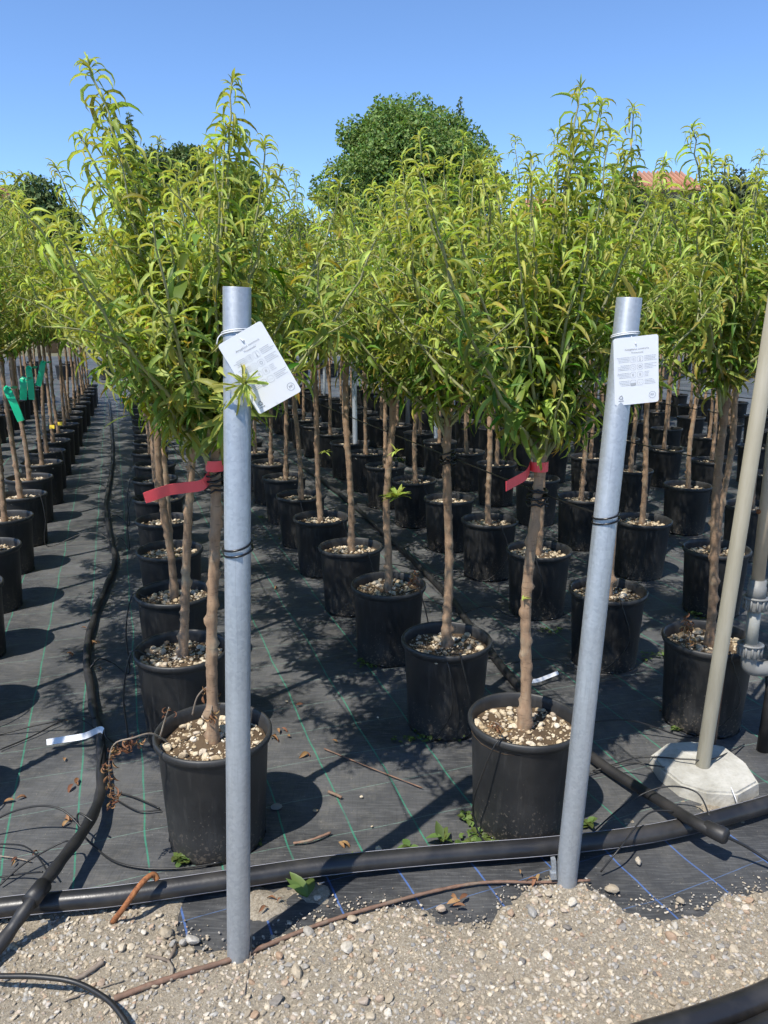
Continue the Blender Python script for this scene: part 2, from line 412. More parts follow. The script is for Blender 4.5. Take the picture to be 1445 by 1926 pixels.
# canonical single leaves for leaf objects
CANON = []
def make_canon():
    r = random.Random(3)
    for k in range(14):
        age = k / 13 * .9
        A = np.array([[0, 0, 0, 1, 0, 0, 0, 0, 1, 1.0, .112 - .018 * age + r.uniform(-.014, .012), R(66 - 32 * age + r.uniform(-8, 8)),
                       R(r.uniform(90, 190) - 55 * age), r.uniform(-.5, .5), age, r.random(), max(0, r.uniform(-1.2, .6))]])
        V, F, C = leaves_geo(A)
        CANON.append((age, big_mesh('leaf', V, [F], ['leaf'], attr=C)))
make_canon()

def bez(a, c, b, t): return a * (1 - t) ** 2 + c * (2 * t * (1 - t)) + b * t * t

def build_shoot(lv, mb, a, c, b, r, r0=.0055, step=.0096, leaf0=.12, size=1.0, agebase=.85, young_tip=True, dens=1.0, pick=None, mi=1, curlmul=1.0, avoid=None, wm=1.0):
    """a shoot from a over c to b (Vectors), clothed in leaves"""
    Ln = (b - a).length * 1.06; m = max(6, int(Ln / .05))
    pts = [bez(a, c, b, i / m) + Vector((r.uniform(-1, 1), r.uniform(-1, 1), 0)) * .006 for i in range(m + 1)]
    rad = [r0 * (1 - .72 * i / m) for i in range(m + 1)]
    mb.tube(pts, rad, 5, mi, cap=False)
    k = int(Ln * (1 - leaf0) / step * dens); phi = r.uniform(0, 6.28)
    for i in range(k):
        t = leaf0 + (1 - leaf0) * (i + r.random() * .7) / max(k, 1); t = min(t, 1)
        p = bez(a, c, b, t); tg = ((c - a) * (2 * (1 - t)) + (b - c) * (2 * t)).normalized()
        phi += 2.4 + r.uniform(-.35, .35)
        x = tg.orthogonal().normalized(); y = tg.cross(x)
        rad_v = x * math.cos(phi) + y * math.sin(phi)
        up = (1 - t) * Ln                                 # distance from the tip
        yo = math.exp(-up / .16) if young_tip else 0
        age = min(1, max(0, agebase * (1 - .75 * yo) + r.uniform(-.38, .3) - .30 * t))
        al = R(r.uniform(46, 92)) * (1 - .5 * math.exp(-up / .025))
        d = tg * math.cos(al) + rad_v * math.sin(al); d.z -= .12 * (1 - yo); d.normalize()
        n = tg - d * tg.dot(d); n = n.normalized() if n.length > 1e-4 else d.orthogonal().normalized()
        L = size * r.uniform(.052, .102) * (1 - .55 * math.exp(-up / .04)) * (.9 + .25 * (1 - t))
        W = L * r.uniform(.066, .105) * (1.1 - .05 * age) * wm
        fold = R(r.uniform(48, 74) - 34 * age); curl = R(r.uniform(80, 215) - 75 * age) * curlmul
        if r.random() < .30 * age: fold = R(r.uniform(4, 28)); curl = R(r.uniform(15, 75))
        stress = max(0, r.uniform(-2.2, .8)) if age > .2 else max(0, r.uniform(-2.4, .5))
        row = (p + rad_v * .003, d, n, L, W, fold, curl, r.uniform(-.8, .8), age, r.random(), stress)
        if avoid and avoid(row[0] + row[1] * L * .6): continue
        if pick is not None: pick.append(row)
        else: lv.add(*row)
    if young_tip and Ln > .3:                                  # tuft of small young leaves at the tip
        tg = (b - c).normalized()
        for i in range(13):
            a_ = i * 2.4; x = tg.orthogonal().normalized(); y = tg.cross(x); rv = x * math.cos(a_) + y * math.sin(a_); al = R(r.uniform(5, 75))
            d = (tg * math.cos(al) + rv * math.sin(al)).normalized(); n = (tg - d * tg.dot(d)); n = n.normalized() if n.length > 1e-3 else d.orthogonal().normalized(); L = r.uniform(.02, .052)
            p_ = b - tg * r.uniform(-.004, .035)
            if avoid and avoid(p_): continue
            lv.add(p_, d, n, L, L * .12, R(r.uniform(30, 65)), R(r.uniform(20, 190)), r.uniform(-1, 1), r.uniform(0, .3), r.random(), 0)

def build_trunk(seed, head, zsoil=.305, r0=.0165, r1=.0128):
    r = random.Random(seed); mb = MB()
    H = head.z - zsoil; m = 74; bx, by = r.uniform(-.018, .018), r.uniform(-.018, .018); ph = r.uniform(0, 6)
    gz, gu = r.uniform(.06, .16), r.choice([0, .002, .004, .005]); knots = []; z = .04
    while z < H - .02:
        knots.append((z, r.uniform(.08, .28), r.uniform(0, 6.28), r.uniform(.006, .013))); z += r.uniform(.028, .07)
    pts = []; N = 10; vs = []
    for i in range(m + 1):
        t = i / m; zz = t * H
        cx = head.x * t + bx * math.sin(t * 5 + ph) * (t * (1 - t) * 4); cy = head.y * t + by * math.sin(t * 6.2 + ph * 1.7) * (t * (1 - t) * 4)
        rr = r0 + (r1 - r0) * t + .010 * math.exp(-zz / .028) + gu * math.exp(-((zz - gz) / .022) ** 2)
        for k in range(N):
            a = 2 * math.pi * k / N; q = 1 + .035 * math.sin(3 * a + zz * 9 + ph)
            for (kz, ka, kp, kw) in knots:
                g = math.exp(-((zz - kz) / kw) ** 2)
                if g > .01: q += g * (.09 + ka * 2.9 * max(0, math.cos(a - kp)) ** 3)
            vs.append((cx + rr * q * math.cos(a), cy + rr * q * math.sin(a), zsoil - .01 + zz))
    fs = []
    for i in range(m):
        for k in range(N):
            l = (k + 1) % N; fs.append((i * N + k, i * N + l, (i + 1) * N + l, (i + 1) * N + k))
    fs.append(tuple(m * N + k for k in range(N)))
    mb.addv(vs, fs); return mb

def build_tree(seed, H=2.1, head=None, extra=(), pick=False, n_shoots=16, spread=.5, low=95, avoid=None, dens=1.0, wm=1.0):
    """returns trunk mesh, crown mesh, list of picked leaf rows.  extra: (base_z, tip Vector local, lift)"""
    r = random.Random(seed)
    head = head or Vector((r.uniform(-.03, .03), r.uniform(-.03, .03), r.uniform(1.29, 1.38)))
    tm = build_trunk(seed + 900, head)
    lv = Leaves(); mb = MB(); picked = []
    def on_trunk(z): f = (z - .3) / (head.z - .3); return Vector((head.x * f, head.y * f, z))
    az = r.uniform(0, 6.28)
    for i in range(n_shoots):
        az += 2.4 + r.uniform(-.3, .3)
        f = i / max(1, n_shoots - 1)
        bz = head.z - .05 * (1 - f); b0 = on_trunk(min(bz, head.z))
        out = spread * (.62 + .45 * math.sin(math.pi * min(1, f * 1.25 + .12)) - .28 * f) * r.uniform(.75, 1.2)
        tz = min(H, 1.62 + (H - 1.66) * (f ** .6) + r.uniform(-.12, .12)) if i < n_shoots - 1 else H
        tip = Vector((head.x + out * math.cos(az), head.y + out * math.sin(az), tz))
        if avoid and avoid(tip): tip.y = 2 * head.y - tip.y; tip.z += .08
        mid = Vector((b0.x + (tip.x - b0.x) * .72, b0.y + (tip.y - b0.y) * .72, b0.z + (tip.z - b0.z) * .42))
        build_shoot(lv, mb, b0, mid, tip, r, .0064 if f < .8 else .0056, avoid=avoid, dens=dens, wm=wm)
        for q in range(r.randint(3, 4)):                     # side shoots
            t = r.uniform(.25, .8); p = bez(b0, mid, tip, t); aa = az + r.uniform(-1.6, 1.6)
            ln = r.uniform(.16, .34) * (1.1 - .5 * t)
            e = p + Vector((math.cos(aa) * ln * .8, math.sin(aa) * ln * .8, ln * r.uniform(.1, .9)))
            if avoid and avoid(e): continue
            build_shoot(lv, mb, p, (p + e) / 2 + Vector((0, 0, .02)), e, r, .003, .0125, .1, .95, avoid=avoid, dens=dens, wm=wm)
    for (bz, tip, lift) in extra:
        b0 = on_trunk(min(bz, head.z)); mid = b0.lerp(tip, .55) + Vector((0, 0, lift))
        build_shoot(lv, mb, b0, mid, tip, r, .0072, .0078, .1, 1.05, .7, pick=picked if pick else None)
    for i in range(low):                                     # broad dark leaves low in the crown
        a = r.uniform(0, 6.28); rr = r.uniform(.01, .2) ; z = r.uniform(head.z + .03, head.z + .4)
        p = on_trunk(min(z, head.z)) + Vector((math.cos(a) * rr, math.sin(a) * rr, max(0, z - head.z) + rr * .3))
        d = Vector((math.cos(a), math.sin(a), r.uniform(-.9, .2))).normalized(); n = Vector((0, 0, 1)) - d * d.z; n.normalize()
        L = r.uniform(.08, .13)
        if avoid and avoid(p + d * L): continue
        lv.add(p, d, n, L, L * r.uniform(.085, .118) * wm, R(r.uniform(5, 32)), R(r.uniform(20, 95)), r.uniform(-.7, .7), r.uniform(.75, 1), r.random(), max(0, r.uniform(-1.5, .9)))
    V, F, C = leaves_geo(lv.arr())
    sv = np.array(mb.v); sq = [f for f in mb.f]
    quads = np.array([f for f in sq if len(f) == 4])
    k = len(V)
    VV = np.concatenate([V, sv]); CC = np.concatenate([C, np.tile([.5, .5, 0, 1], (len(sv), 1))])
    fm = np.concatenate([np.zeros(len(F)), np.ones(len(quads))])
    crown = big_mesh('crown', VV, [np.concatenate([F, quads + k])], ['leaf', 'shoot_bark'], fm, CC)
    return tm.mesh('trunk', ['bark']), crown, picked

# ------------------------------------------------------------------ stones
def stone_mesh(seed, mat):
    r = random.Random(seed); bm = bmesh.new(); bmesh.ops.create_icosphere(bm, subdivisions=2, radius=1)
    off = Vector((r.uniform(0, 50), 0, 0)); planes = [(Vector((r.gauss(0, 1), r.gauss(0, 1), r.gauss(0, 1))).normalized(), r.uniform(.55, .85)) for _ in range(7)]
    sc = Vector((r.uniform(.8, 1.25), r.uniform(.65, 1.0), r.uniform(.45, .75)))
    for v in bm.verts:
        p = v.co * (1 + .22 * noise.noise(v.co * 1.4 + off))
        for (nn, dd) in planes:
            ex = p.dot(nn) - dd
            if ex > 0: p = p - nn * ex * .85
        v.co = Vector((p.x * sc.x, p.y * sc.y, p.z * sc.z))
    me = bpy.data.meshes.new('stone'); bm.to_mesh(me); bm.free(); me.materials.append(MAT[mat])
    me.polygons.foreach_set('use_smooth', np.full(len(me.polygons), False)); return me
STONE_G = [stone_mesh(i, 'stone') for i in range(9)]
STONE_P = [stone_mesh(40 + i, 'pale_stone') for i in range(7)]
_bm = bmesh.new(); bmesh.ops.create_icosphere(_bm, subdivisions=1, radius=1)
ICO_V = np.array([v.co[:] for v in _bm.verts]); ICO_F = np.array([[v.index for v in f.verts] for f in _bm.faces]); _bm.free()
def stone_cloud(name, pts, sizes, mat, g):
    N = len(pts); nv = len(ICO_V)
    sc = sizes[:, None] * np.stack([g.uniform(.75, 1.3, N), g.uniform(.6, 1.05, N), g.uniform(.4, .8, N)], 1)
    ang = g.uniform(0, 6.283, N); ca, sa = np.cos(ang), np.sin(ang)
    V = ICO_V[None] * (1 + g.uniform(-.2, .2, (N, nv, 1))) * sc[:, None, :]
    x = V[..., 0] * ca[:, None] - V[..., 1] * sa[:, None]; y = V[..., 0] * sa[:, None] + V[..., 1] * ca[:, None]
    tl = g.uniform(-.5, .5, N)[:, None]; z = V[..., 2] + x * tl
    V = np.stack([x, y, z], -1) + pts[:, None, :]
    F = (ICO_F[None] + (np.arange(N) * nv)[:, None, None]).reshape(-1, 3)
    return big_mesh(name, V.reshape(-1, 3), [F], [mat], fattr=np.repeat(g.random(N), nv), smooth=False)

# ------------------------------------------------------------------ THE SETTING: ground, fabric, gravel
def sheet(name, x0, x1, y0, y1, nx, ny, hf, mat):
    xs = np.linspace(x0, x1, nx); ys = np.linspace(y0, y1, ny)
    V = [(x, y, hf(x, y)) for y in ys for x in xs]
    F = [(j * nx + i, j * nx + i + 1, (j + 1) * nx + i + 1, (j + 1) * nx + i) for j in range(ny - 1) for i in range(nx - 1)]
    o = add(name, new_mesh(name, V, F, mat)); o['kind'] = 'structure'; return o
def nz(x, y, s, o=0.0): return noise.noise(Vector((x * s + o, y * s - o, o)))
sheet('ground', -900, 900, -300, 1500, 2, 2, lambda x, y: -.12, 'earth')
PIPE_PX = [(-120, 1728), (0, 1708), (120, 1695), (230, 1684), (430, 1655), (620, 1628), (850, 1606), (1050, 1590), (1250, 1563), (1445, 1512), (1600, 1460)]
PIPE = [gp(px, py, .027) for px, py in PIPE_PX]
def pipe_y(x):
    for a, b in zip(PIPE, PIPE[1:]):
        if a.x <= x <= b.x: return a.y + (b.y - a.y) * (x - a.x) / (b.x - a.x)
    return PIPE[0].y if x < PIPE[0].x else PIPE[-1].y
def fabric_edge(x): return pipe_y(x) + .015 + .02 * nz(x, 0, 3, 5) + .06 * max(0, min(1, (x - .55) / .2)) * (1 + .7 * nz(x, 1, 5, 8))
# woven fabric under the trees, following the pipe at its front edge
nx, ny = 150, 130
V = []; F = []
for j in range(ny):
    for i in range(nx):
        x = -7 + 14 * i / (nx - 1)
        f = j / (ny - 1); y0 = fabric_edge(x) if abs(x) < 2 else fabric_edge(2 if x > 0 else -2)
        y = y0 + (13.6 * f ** 2.2)
        x2 = x - .30 * (y - 3.0) * (1 if y > 3 else 0) + x * max(0, (y - 4)) * .12
        dz = .006 * nz(x2, y, 2.2, 3) + .004 * nz(x2, y, 6, 9) - .004
        if j == 0: dz -= .01
        V.append((x2, y, dz))
for j in range(ny - 1):
    for i in range(nx - 1): F.append((j * nx + i, j * nx + i + 1, (j + 1) * nx + i + 1, (j + 1) * nx + i))
o = add('fabric_ground', new_mesh('fabric_ground', V, F, 'fabric_green')); o['kind'] = 'structure'
sheet('cross_path', -30, 24, 15.0, 34.0, 40, 20, lambda x, y: -.02 + .006 * nz(x, y, 1), 'fabric_green')
sheet('fabric_strip', -.75, 1.9, 1.42, 2.75, 90, 50, lambda x, y: -.014 + .006 * nz(x, y, 4, 2) + .004 * nz(x, y, 11, 4), 'fabric_blue')

EDGE_PX = [(-200, 1738), (0, 1732), (120, 1722), (250, 1712), (320, 1738), (395, 1783), (480, 1780), (555, 1735), (640, 1702), (760, 1704), (830, 1742), (920, 1732),
           (945, 1690), (1000, 1664), (1060, 1660), (1150, 1678), (1190, 1702), (1250, 1707), (1310, 1702), (1400, 1674), (1445, 1662), (1650, 1600)]
EDGE = [gp(*p) for p in EDGE_PX]
def edge_y(x):
    for a, b in zip(EDGE, EDGE[1:]):
        if a.x <= x <= b.x: return a.y + (b.y - a.y) * (x - a.x) / (b.x - a.x)
    return EDGE[0].y if x < EDGE[0].x else EDGE[-1].y
PATCH = [(gp(590, 1675), .05), (gp(505, 1690), .06), (gp(1260, 1545), .05), (gp(1330, 1520), .07), (gp(1190, 1545), .05), (gp(1290, 1500), .05), (gp(1420, 1500), .05)]
def gravel_h(x, y):
    ed = edge_y(x) - y + .014 * nz(x, y, 9, 1) + .014 * nz(x, y, 22, 4) + .018 * nz(x, y, 60, 6)
    h = -.030 + .032 * max(0, min(1, (ed + .09) / .19))
    if x < -.53: h = max(h, -.012)
    for (c, rr) in PATCH:
        q = math.hypot(x - c.x, (y - c.y) * 1.3) / rr + .5 * nz(x, y, 18, 2) + .35 * nz(x, y, 45, 5)
        if q < 1.4: h = max(h, -.004 - .02 * max(0, q - .6) + .004 * nz(x, y, 30, 6))
    if abs(x - .5) < .16 and abs(y - 1.83) < .12:                       # little heap at the right post
        h += .014 * math.exp(-((x - .5) / .07) ** 2 - ((y - 1.815) / .05) ** 2)
    return h + .006 * nz(x, y, 5, 2) + .0035 * nz(x, y, 16, 7) + .0018 * nz(x, y, 45, 3)
gravel = sheet('gravel_ground', -2.0, 2.0, .2, 2.35, 300, 210, gravel_h, 'gravel_soil')

def gravel_pts(n, g):
    P = []
    while len(P) < n:
        x = g.uniform(-1.25, 1.35); y = g.uniform(1.2, 2.0)
        if edge_y(x) - y > -.03 and gravel_h(x, y) > -.013: P.append((x, y, gravel_h(x, y)))
    return np.array(P)
pts = gravel_pts(32000, nrg)
sz = .0012 + .0074 * nrg.random(len(pts)) ** 4.6
pts[:, 2] += sz * .15
o = add('gravel_grains', stone_cloud('gravel_grains', pts, sz, 'stone_mix', nrg), gravel); o['kind'] = 'stuff'
fp = []
while len(fp) < 800:                                         # loose grit spilled on the fabric strip
    x = nrg.uniform(-.6, 1.2); y = edge_y(x) + abs(nrg.normal(0, .03)) - .01
    if y < pipe_y(x) - .03: fp.append((x, y, -.008))
fp = np.array(fp); o = add('spilled_grit', stone_cloud('spilled_grit', fp, .0012 + .004 * nrg.random(len(fp)) ** 2.5, 'stone_mix', nrg), gravel); o['kind'] = 'stuff'
big_px = [(312, 1752, 17), (270, 1750, 9), (300, 1768, 10), (325, 1770, 9), (345, 1768, 11), (362, 1765, 15), (358, 1785, 12), (230, 1785, 12), (195, 1782, 9), (662, 1725, 13), (690, 1745, 13), (700, 1765, 11),
          (580, 1750, 14), (623, 1740, 11), (654, 1782, 17), (525, 1800, 12), (545, 1815, 9), (532, 1770, 8), (830, 1706, 13), (795, 1715, 9), (960, 1715, 13), (1152, 1670, 15), (1004, 1693, 11), (1030, 1678, 12), (1000, 1718, 15),
          (1118, 1685, 10), (1075, 1698, 14), (1060, 1712, 10), (1045, 1705, 9), (1100, 1715, 9), (1120, 1735, 9), (1262, 1762, 15), (1275, 1755, 12), (1272, 1738, 10), (1355, 1785, 11), (1380, 1788, 12), (1375, 1750, 11), (1100, 1838, 12),
          (1080, 1855, 12), (1030, 1800, 12), (1165, 1735, 10), (520, 1885, 15), (560, 1830, 18), (575, 1850, 11), (685, 1885, 14), (905, 1798, 13), (950, 1790, 10), (855, 1880, 9), (770, 1820, 9), (1420, 1685, 10), (1410, 1690, 9),
          (1214, 1828, 9), (1030, 1918, 12), (730, 1905, 11), (480, 1910, 12), (275, 1840, 9), (190, 1880, 8), (1280, 1690, 9), (1340, 1800, 9), (1390, 1830, 8), (1202, 1616, 10), (596, 1685, 10), (50, 1760, 8), (1150, 1760, 8)]
for i, (px, py, rr) in enumerate(big_px):
    p = gp(px, py, .004); s = rr * .85 * (p.y * .97 + 1.5 * .242) / FPX; h = gravel_h(p.x, p.y)
    add('stone', STONE_G[i % 9], gravel, (p.x, p.y, max(h, -.006) + s * .35), (rng.uniform(-.4, .4), rng.uniform(-.4, .4), rng.uniform(0, 6.28)), (s,) * 3)
for i, (x, y, z) in enumerate(gravel_pts(232, nrg)):
    s = rng.uniform(.006, .0135)
    add('stone', STONE_G[i % 9], gravel, (x, y, z + s * .3), (rng.uniform(-.5, .5), rng.uniform(-.5, .5), rng.uniform(0, 6.28)), (s, s, s * rng.uniform(.8, 1)))

# ------------------------------------------------------------------ POTS AND TREES
POT_H, POT_R, POT_B = .35, .170, .140
def pot_mesh(n=40):
    mb = MB(); w = .004
    mb.lathe([(.0, .004), (POT_B - .012, .004), (POT_B, .0), (POT_B + .001, .012), (POT_R - .013, POT_H - .036), (POT_R - .0115, POT_H - .032), (POT_R - .009, POT_H - .026), (POT_R - .003, POT_H - .022),
              (POT_R, POT_H - .014), (POT_R, POT_H - .005), (POT_R - .003, POT_H), (POT_R - .008, POT_H + .0005), (POT_R - .012, POT_H - .004), (POT_R - .014, POT_H - .02), (POT_R - .019, POT_H - .07)], n)
    for k in range(8):                                       # drainage notches at the foot
        a = k * math.pi / 4 + .2; mb.box(((POT_B + .0005) * math.cos(a), (POT_B + .0005) * math.sin(a), .008), (.004, .030, .012), 1, a)
    return mb.mesh('pot', ['pot_plastic', 'tie_rubber'])
POT = pot_mesh(48); POT_LO = pot_mesh(20)
SOILZ = POT_H - .042
def soil_h(x, y, s): 
    q = math.hypot(x, y)
    return SOILZ + .012 * nz(x, y, 11, s) + .006 * nz(x, y, 30, s + 3) + .012 * math.exp(-(q / .05) ** 2)
def soil_mesh(s):
    mb = MB(); vs = [(0, 0, soil_h(0, 0, s))]; fs = []; nr, na = 8, 24
    for i in range(1, nr + 1):
        for k in range(na):
            a = 2 * math.pi * k / na; q = (POT_R - .0155) * i / nr; vs.append((q * math.cos(a), q * math.sin(a), soil_h(q * math.cos(a), q * math.sin(a), s)))
    for k in range(na): fs.append((0, 1 + k, 1 + (k + 1) % na))
    for i in range(nr - 1):
        for k in range(na):
            l = (k + 1) % na; fs.append((1 + i * na + k, 1 + (i + 1) * na + k, 1 + (i + 1) * na + l, 1 + i * na + l))
    mb.addv(vs, fs); return mb.mesh('topsoil', ['soil'])
SOIL = [soil_mesh(float(s)) for s in range(5)]
def top_pts(n, s, g, rmax=POT_R - .024):
    q = rmax * np.sqrt(g.random(n)); a = g.uniform(0, 6.283, n); x = q * np.cos(a); y = q * np.sin(a)
    return np.array([(xx, yy, soil_h(xx, yy, s)) for xx, yy in zip(x, y)])
STONES_LO = []; GRIT = []
for s in range(5):
    p = top_pts(240, float(s), nrg); z = .004 + .010 * nrg.random(240) ** 1.5; p[:, 2] += z * .2
    STONES_LO.append(stone_cloud('stones', p, z, 'pale_stone_mix', nrg))
    p = top_pts(420, float(s), nrg); z = .0018 + .004 * nrg.random(420) ** 1.5; p[:, 2] += z * .2
    GRIT.append(stone_cloud('grit', p, z, 'pale_stone_mix', nrg))

VARIANTS = [build_tree(100 + k, H=[2.12, 2.22, 2.04, 2.16, 2.28, 2.08, 2.2, 2.02, 2.14, 2.32][k], spread=.56 + .05 * (k % 3)) for k in range(10)]
VARIANTS_FAR = [build_tree(100 + k, H=[2.12, 2.22, 2.04, 2.16, 2.28, 2.08][k], spread=.56 + .05 * (k % 3), low=80, dens=.5, wm=1.5) for k in range(6)]

XR = {1: -.95, 2: .015, 3: .975}
def row_x(r, Y): return (XR.get(r, -.95 + .958 * (r - 1))) - .322 * (Y - 3.3)
FIRST = {0: 2.06, 1: 2.015, 2: 2.083, 3: 2.66, 4: 2.03, 5: 2.396}
ROWNAME = {0: 'left of the hose aisle', 1: 'behind the left steel post', 2: 'behind the right steel post', 3: 'behind the leaning grey pole',
           **{-k: '%s left of the hose aisle' % n for k, n in enumerate(['', 'second', 'third', 'fourth', 'fifth', 'sixth', 'seventh', 'eighth']) if k},
           **{3 + k: '%s right of the leaning grey pole' % n for k, n in enumerate(['', 'one', 'two', 'three', 'four', 'five', 'six', 'seven']) if k}}
ORD = ['first', 'second', 'third', 'fourth', 'fifth', 'sixth', 'seventh', 'eighth', 'ninth', 'tenth', 'eleventh', 'twelfth']
# own shoots of the nearest trees: (height on the trunk, tip in the world, lift of the middle)
EXTRA = {
 (1, 0): [(1.20, at(165, 112, 2.0), .06), (1.22, at(438, 150, 2.12), .02), (1.1, at(20, 375, 1.72), .10), (1.17, at(462, 718, 1.47), .05), (1.15, at(330, 330, 1.95), .06), (1.2, at(255, 300, 2.1), .06), (1.2, at(300, 400, 1.85), .05), (1.2, at(190, 200, 2.03), .06), (1.2, at(150, 250, 1.95), .07), (1.22, at(425, 235, 2.1), .03), (1.22, at(452, 250, 2.15), .02), (1.2, at(225, 360, 1.95), .05), (1.2, at(390, 380, 1.9), .04), (1.2, at(200, 430, 1.85), .06), (1.2, at(470, 330, 2.2), .03), (1.2, at(110, 480, 1.95), .08), (1.12, at(130, 560, 1.75), .05),
          (1.2, at(500, 420, 1.9), .04), (1.19, at(255, 610, 1.8), .05), (1.2, at(325, 720, 1.85), .07), (1.1, at(560, 560, 2.0), .06)],
 (1, 1): [(1.22, at(528, 318, 2.6), .05), (1.22, at(400, 300, 2.6), .03), (1.22, at(205, 305, 2.7), .05), (1.22, at(340, 310, 2.5), .03), (1.22, at(460, 400, 2.5), .04), (1.22, at(560, 400, 2.7), .05)],
 (1, 2): [(1.22, at(300, 260, 3.1), .03), (1.22, at(100, 305, 3.2), .06)],
 (2, 0): [(1.16, at(1092, 165, 2.2), .02), (1.16, at(1132, 190, 2.28), .03), (1.12, at(1000, 330, 2.0), .03), (1.1, at(1230, 360, 2.1), .06), (1.1, at(850, 420, 1.95), .06), (1.12, at(1290, 500, 2.12), .06), (1.12, at(800, 600, 1.95), .05), (1.12, at(1060, 740, 1.98), .05), (1.15, at(930, 330, 2.2), .03), (1.15, at(1050, 300, 2.15), .02), (1.16, at(1075, 250, 2.18), .02), (1.16, at(1115, 270, 2.25), .02), (1.16, at(1180, 290, 2.3), .03), (1.15, at(1160, 330, 2.2), .03), (1.15, at(970, 420, 1.95), .04), (1.15, at(1110, 420, 1.98), .03)],
 (2, 1): [(1.22, at(790, 255, 2.6), .02), (1.22, at(872, 258, 2.75), .02), (1.2, at(925, 290, 2.8), .04), (1.22, at(835, 300, 2.65), .02), (1.22, at(770, 330, 2.6), .03), (1.22, at(895, 310, 2.7), .03), (1.2, at(700, 350, 2.6), .05), (1.1, at(640, 440, 2.6), .06)],
 (2, 2): [(1.22, at(655, 375, 3.2), .04), (1.22, at(745, 345, 3.3), .03)],
 (3, 0): [(1.22, at(1302, 240, 2.62), .04), (1.22, at(1362, 295, 2.6), .03), (1.2, at(1430, 330, 2.7), .03), (1.15, at(1240, 330, 2.6), .05), (1.2, at(1330, 340, 2.5), .03), (1.2, at(1400, 400, 2.5), .03)],
 (3, 1): [(1.22, at(1190, 200, 3.0), .03), (1.22, at(1080, 300, 3.2), .04), (1.2, at(1010, 330, 3.1), .05), (1.22, at(1150, 310, 3.1), .03), (1.22, at(1250, 300, 3.2), .04)],
 (0, 0): [(1.2, at(-40, 380, 2.0), .05), (1.2, at(30, 420, 2.2), .06)],
 (0, 1): [(1.2, at(40, 330, 2.7), .04)],
}
HEADS = {(1, 0): at(405, 800, 2.015), (2, 0): at(1018, 820, 2.083), (2, 1): at(843, 780, 2.68), (2, 2): at(738, 745, 3.3), (1, 1): at(362, 830, 2.6)}
NEARLABEL = {
 (1, 0): 'front potted tree with red ribbon on trunk, half behind the left steel post',
 (2, 0): 'front potted tree with red ribbon on trunk, beside the right steel post',
 (2, 1): 'potted tree with crooked swollen trunk base, second in row behind right steel post',
 (2, 2): 'potted tree with green leaf tuft halfway up trunk, third behind right steel post',
 (3, 0): 'potted tree behind the leaning grey pole with withered weed in its pot',
 (3, 1): 'potted tree whose pot is partly hidden by the right steel post',
}
AVOID = {(2, 0): lambda p: p.y < 1.92 and p.x > .34, (1, 0): lambda p: p.y < 1.68 and p.x > -.46}
POS = {(1, 0): (-.500, 2.015), (1, 1): (-.738, 2.598), (1, 2): (-.923, 3.194), (1, 3): (-1.115, 3.845), (2, 0): (.417, 2.083), (2, 1): (.234, 2.68), (2, 2): (.018, 3.3), (2, 3): (-.175, 3.894), (2, 4): (-.379, 4.519),
       (3, 0): (1.225, 2.695), (3, 1): (.996, 3.229), (3, 2): (.81, 3.845), (3, 3): (.628, 4.455), (3, 4): (.436, 5.025)}
TREES = {}
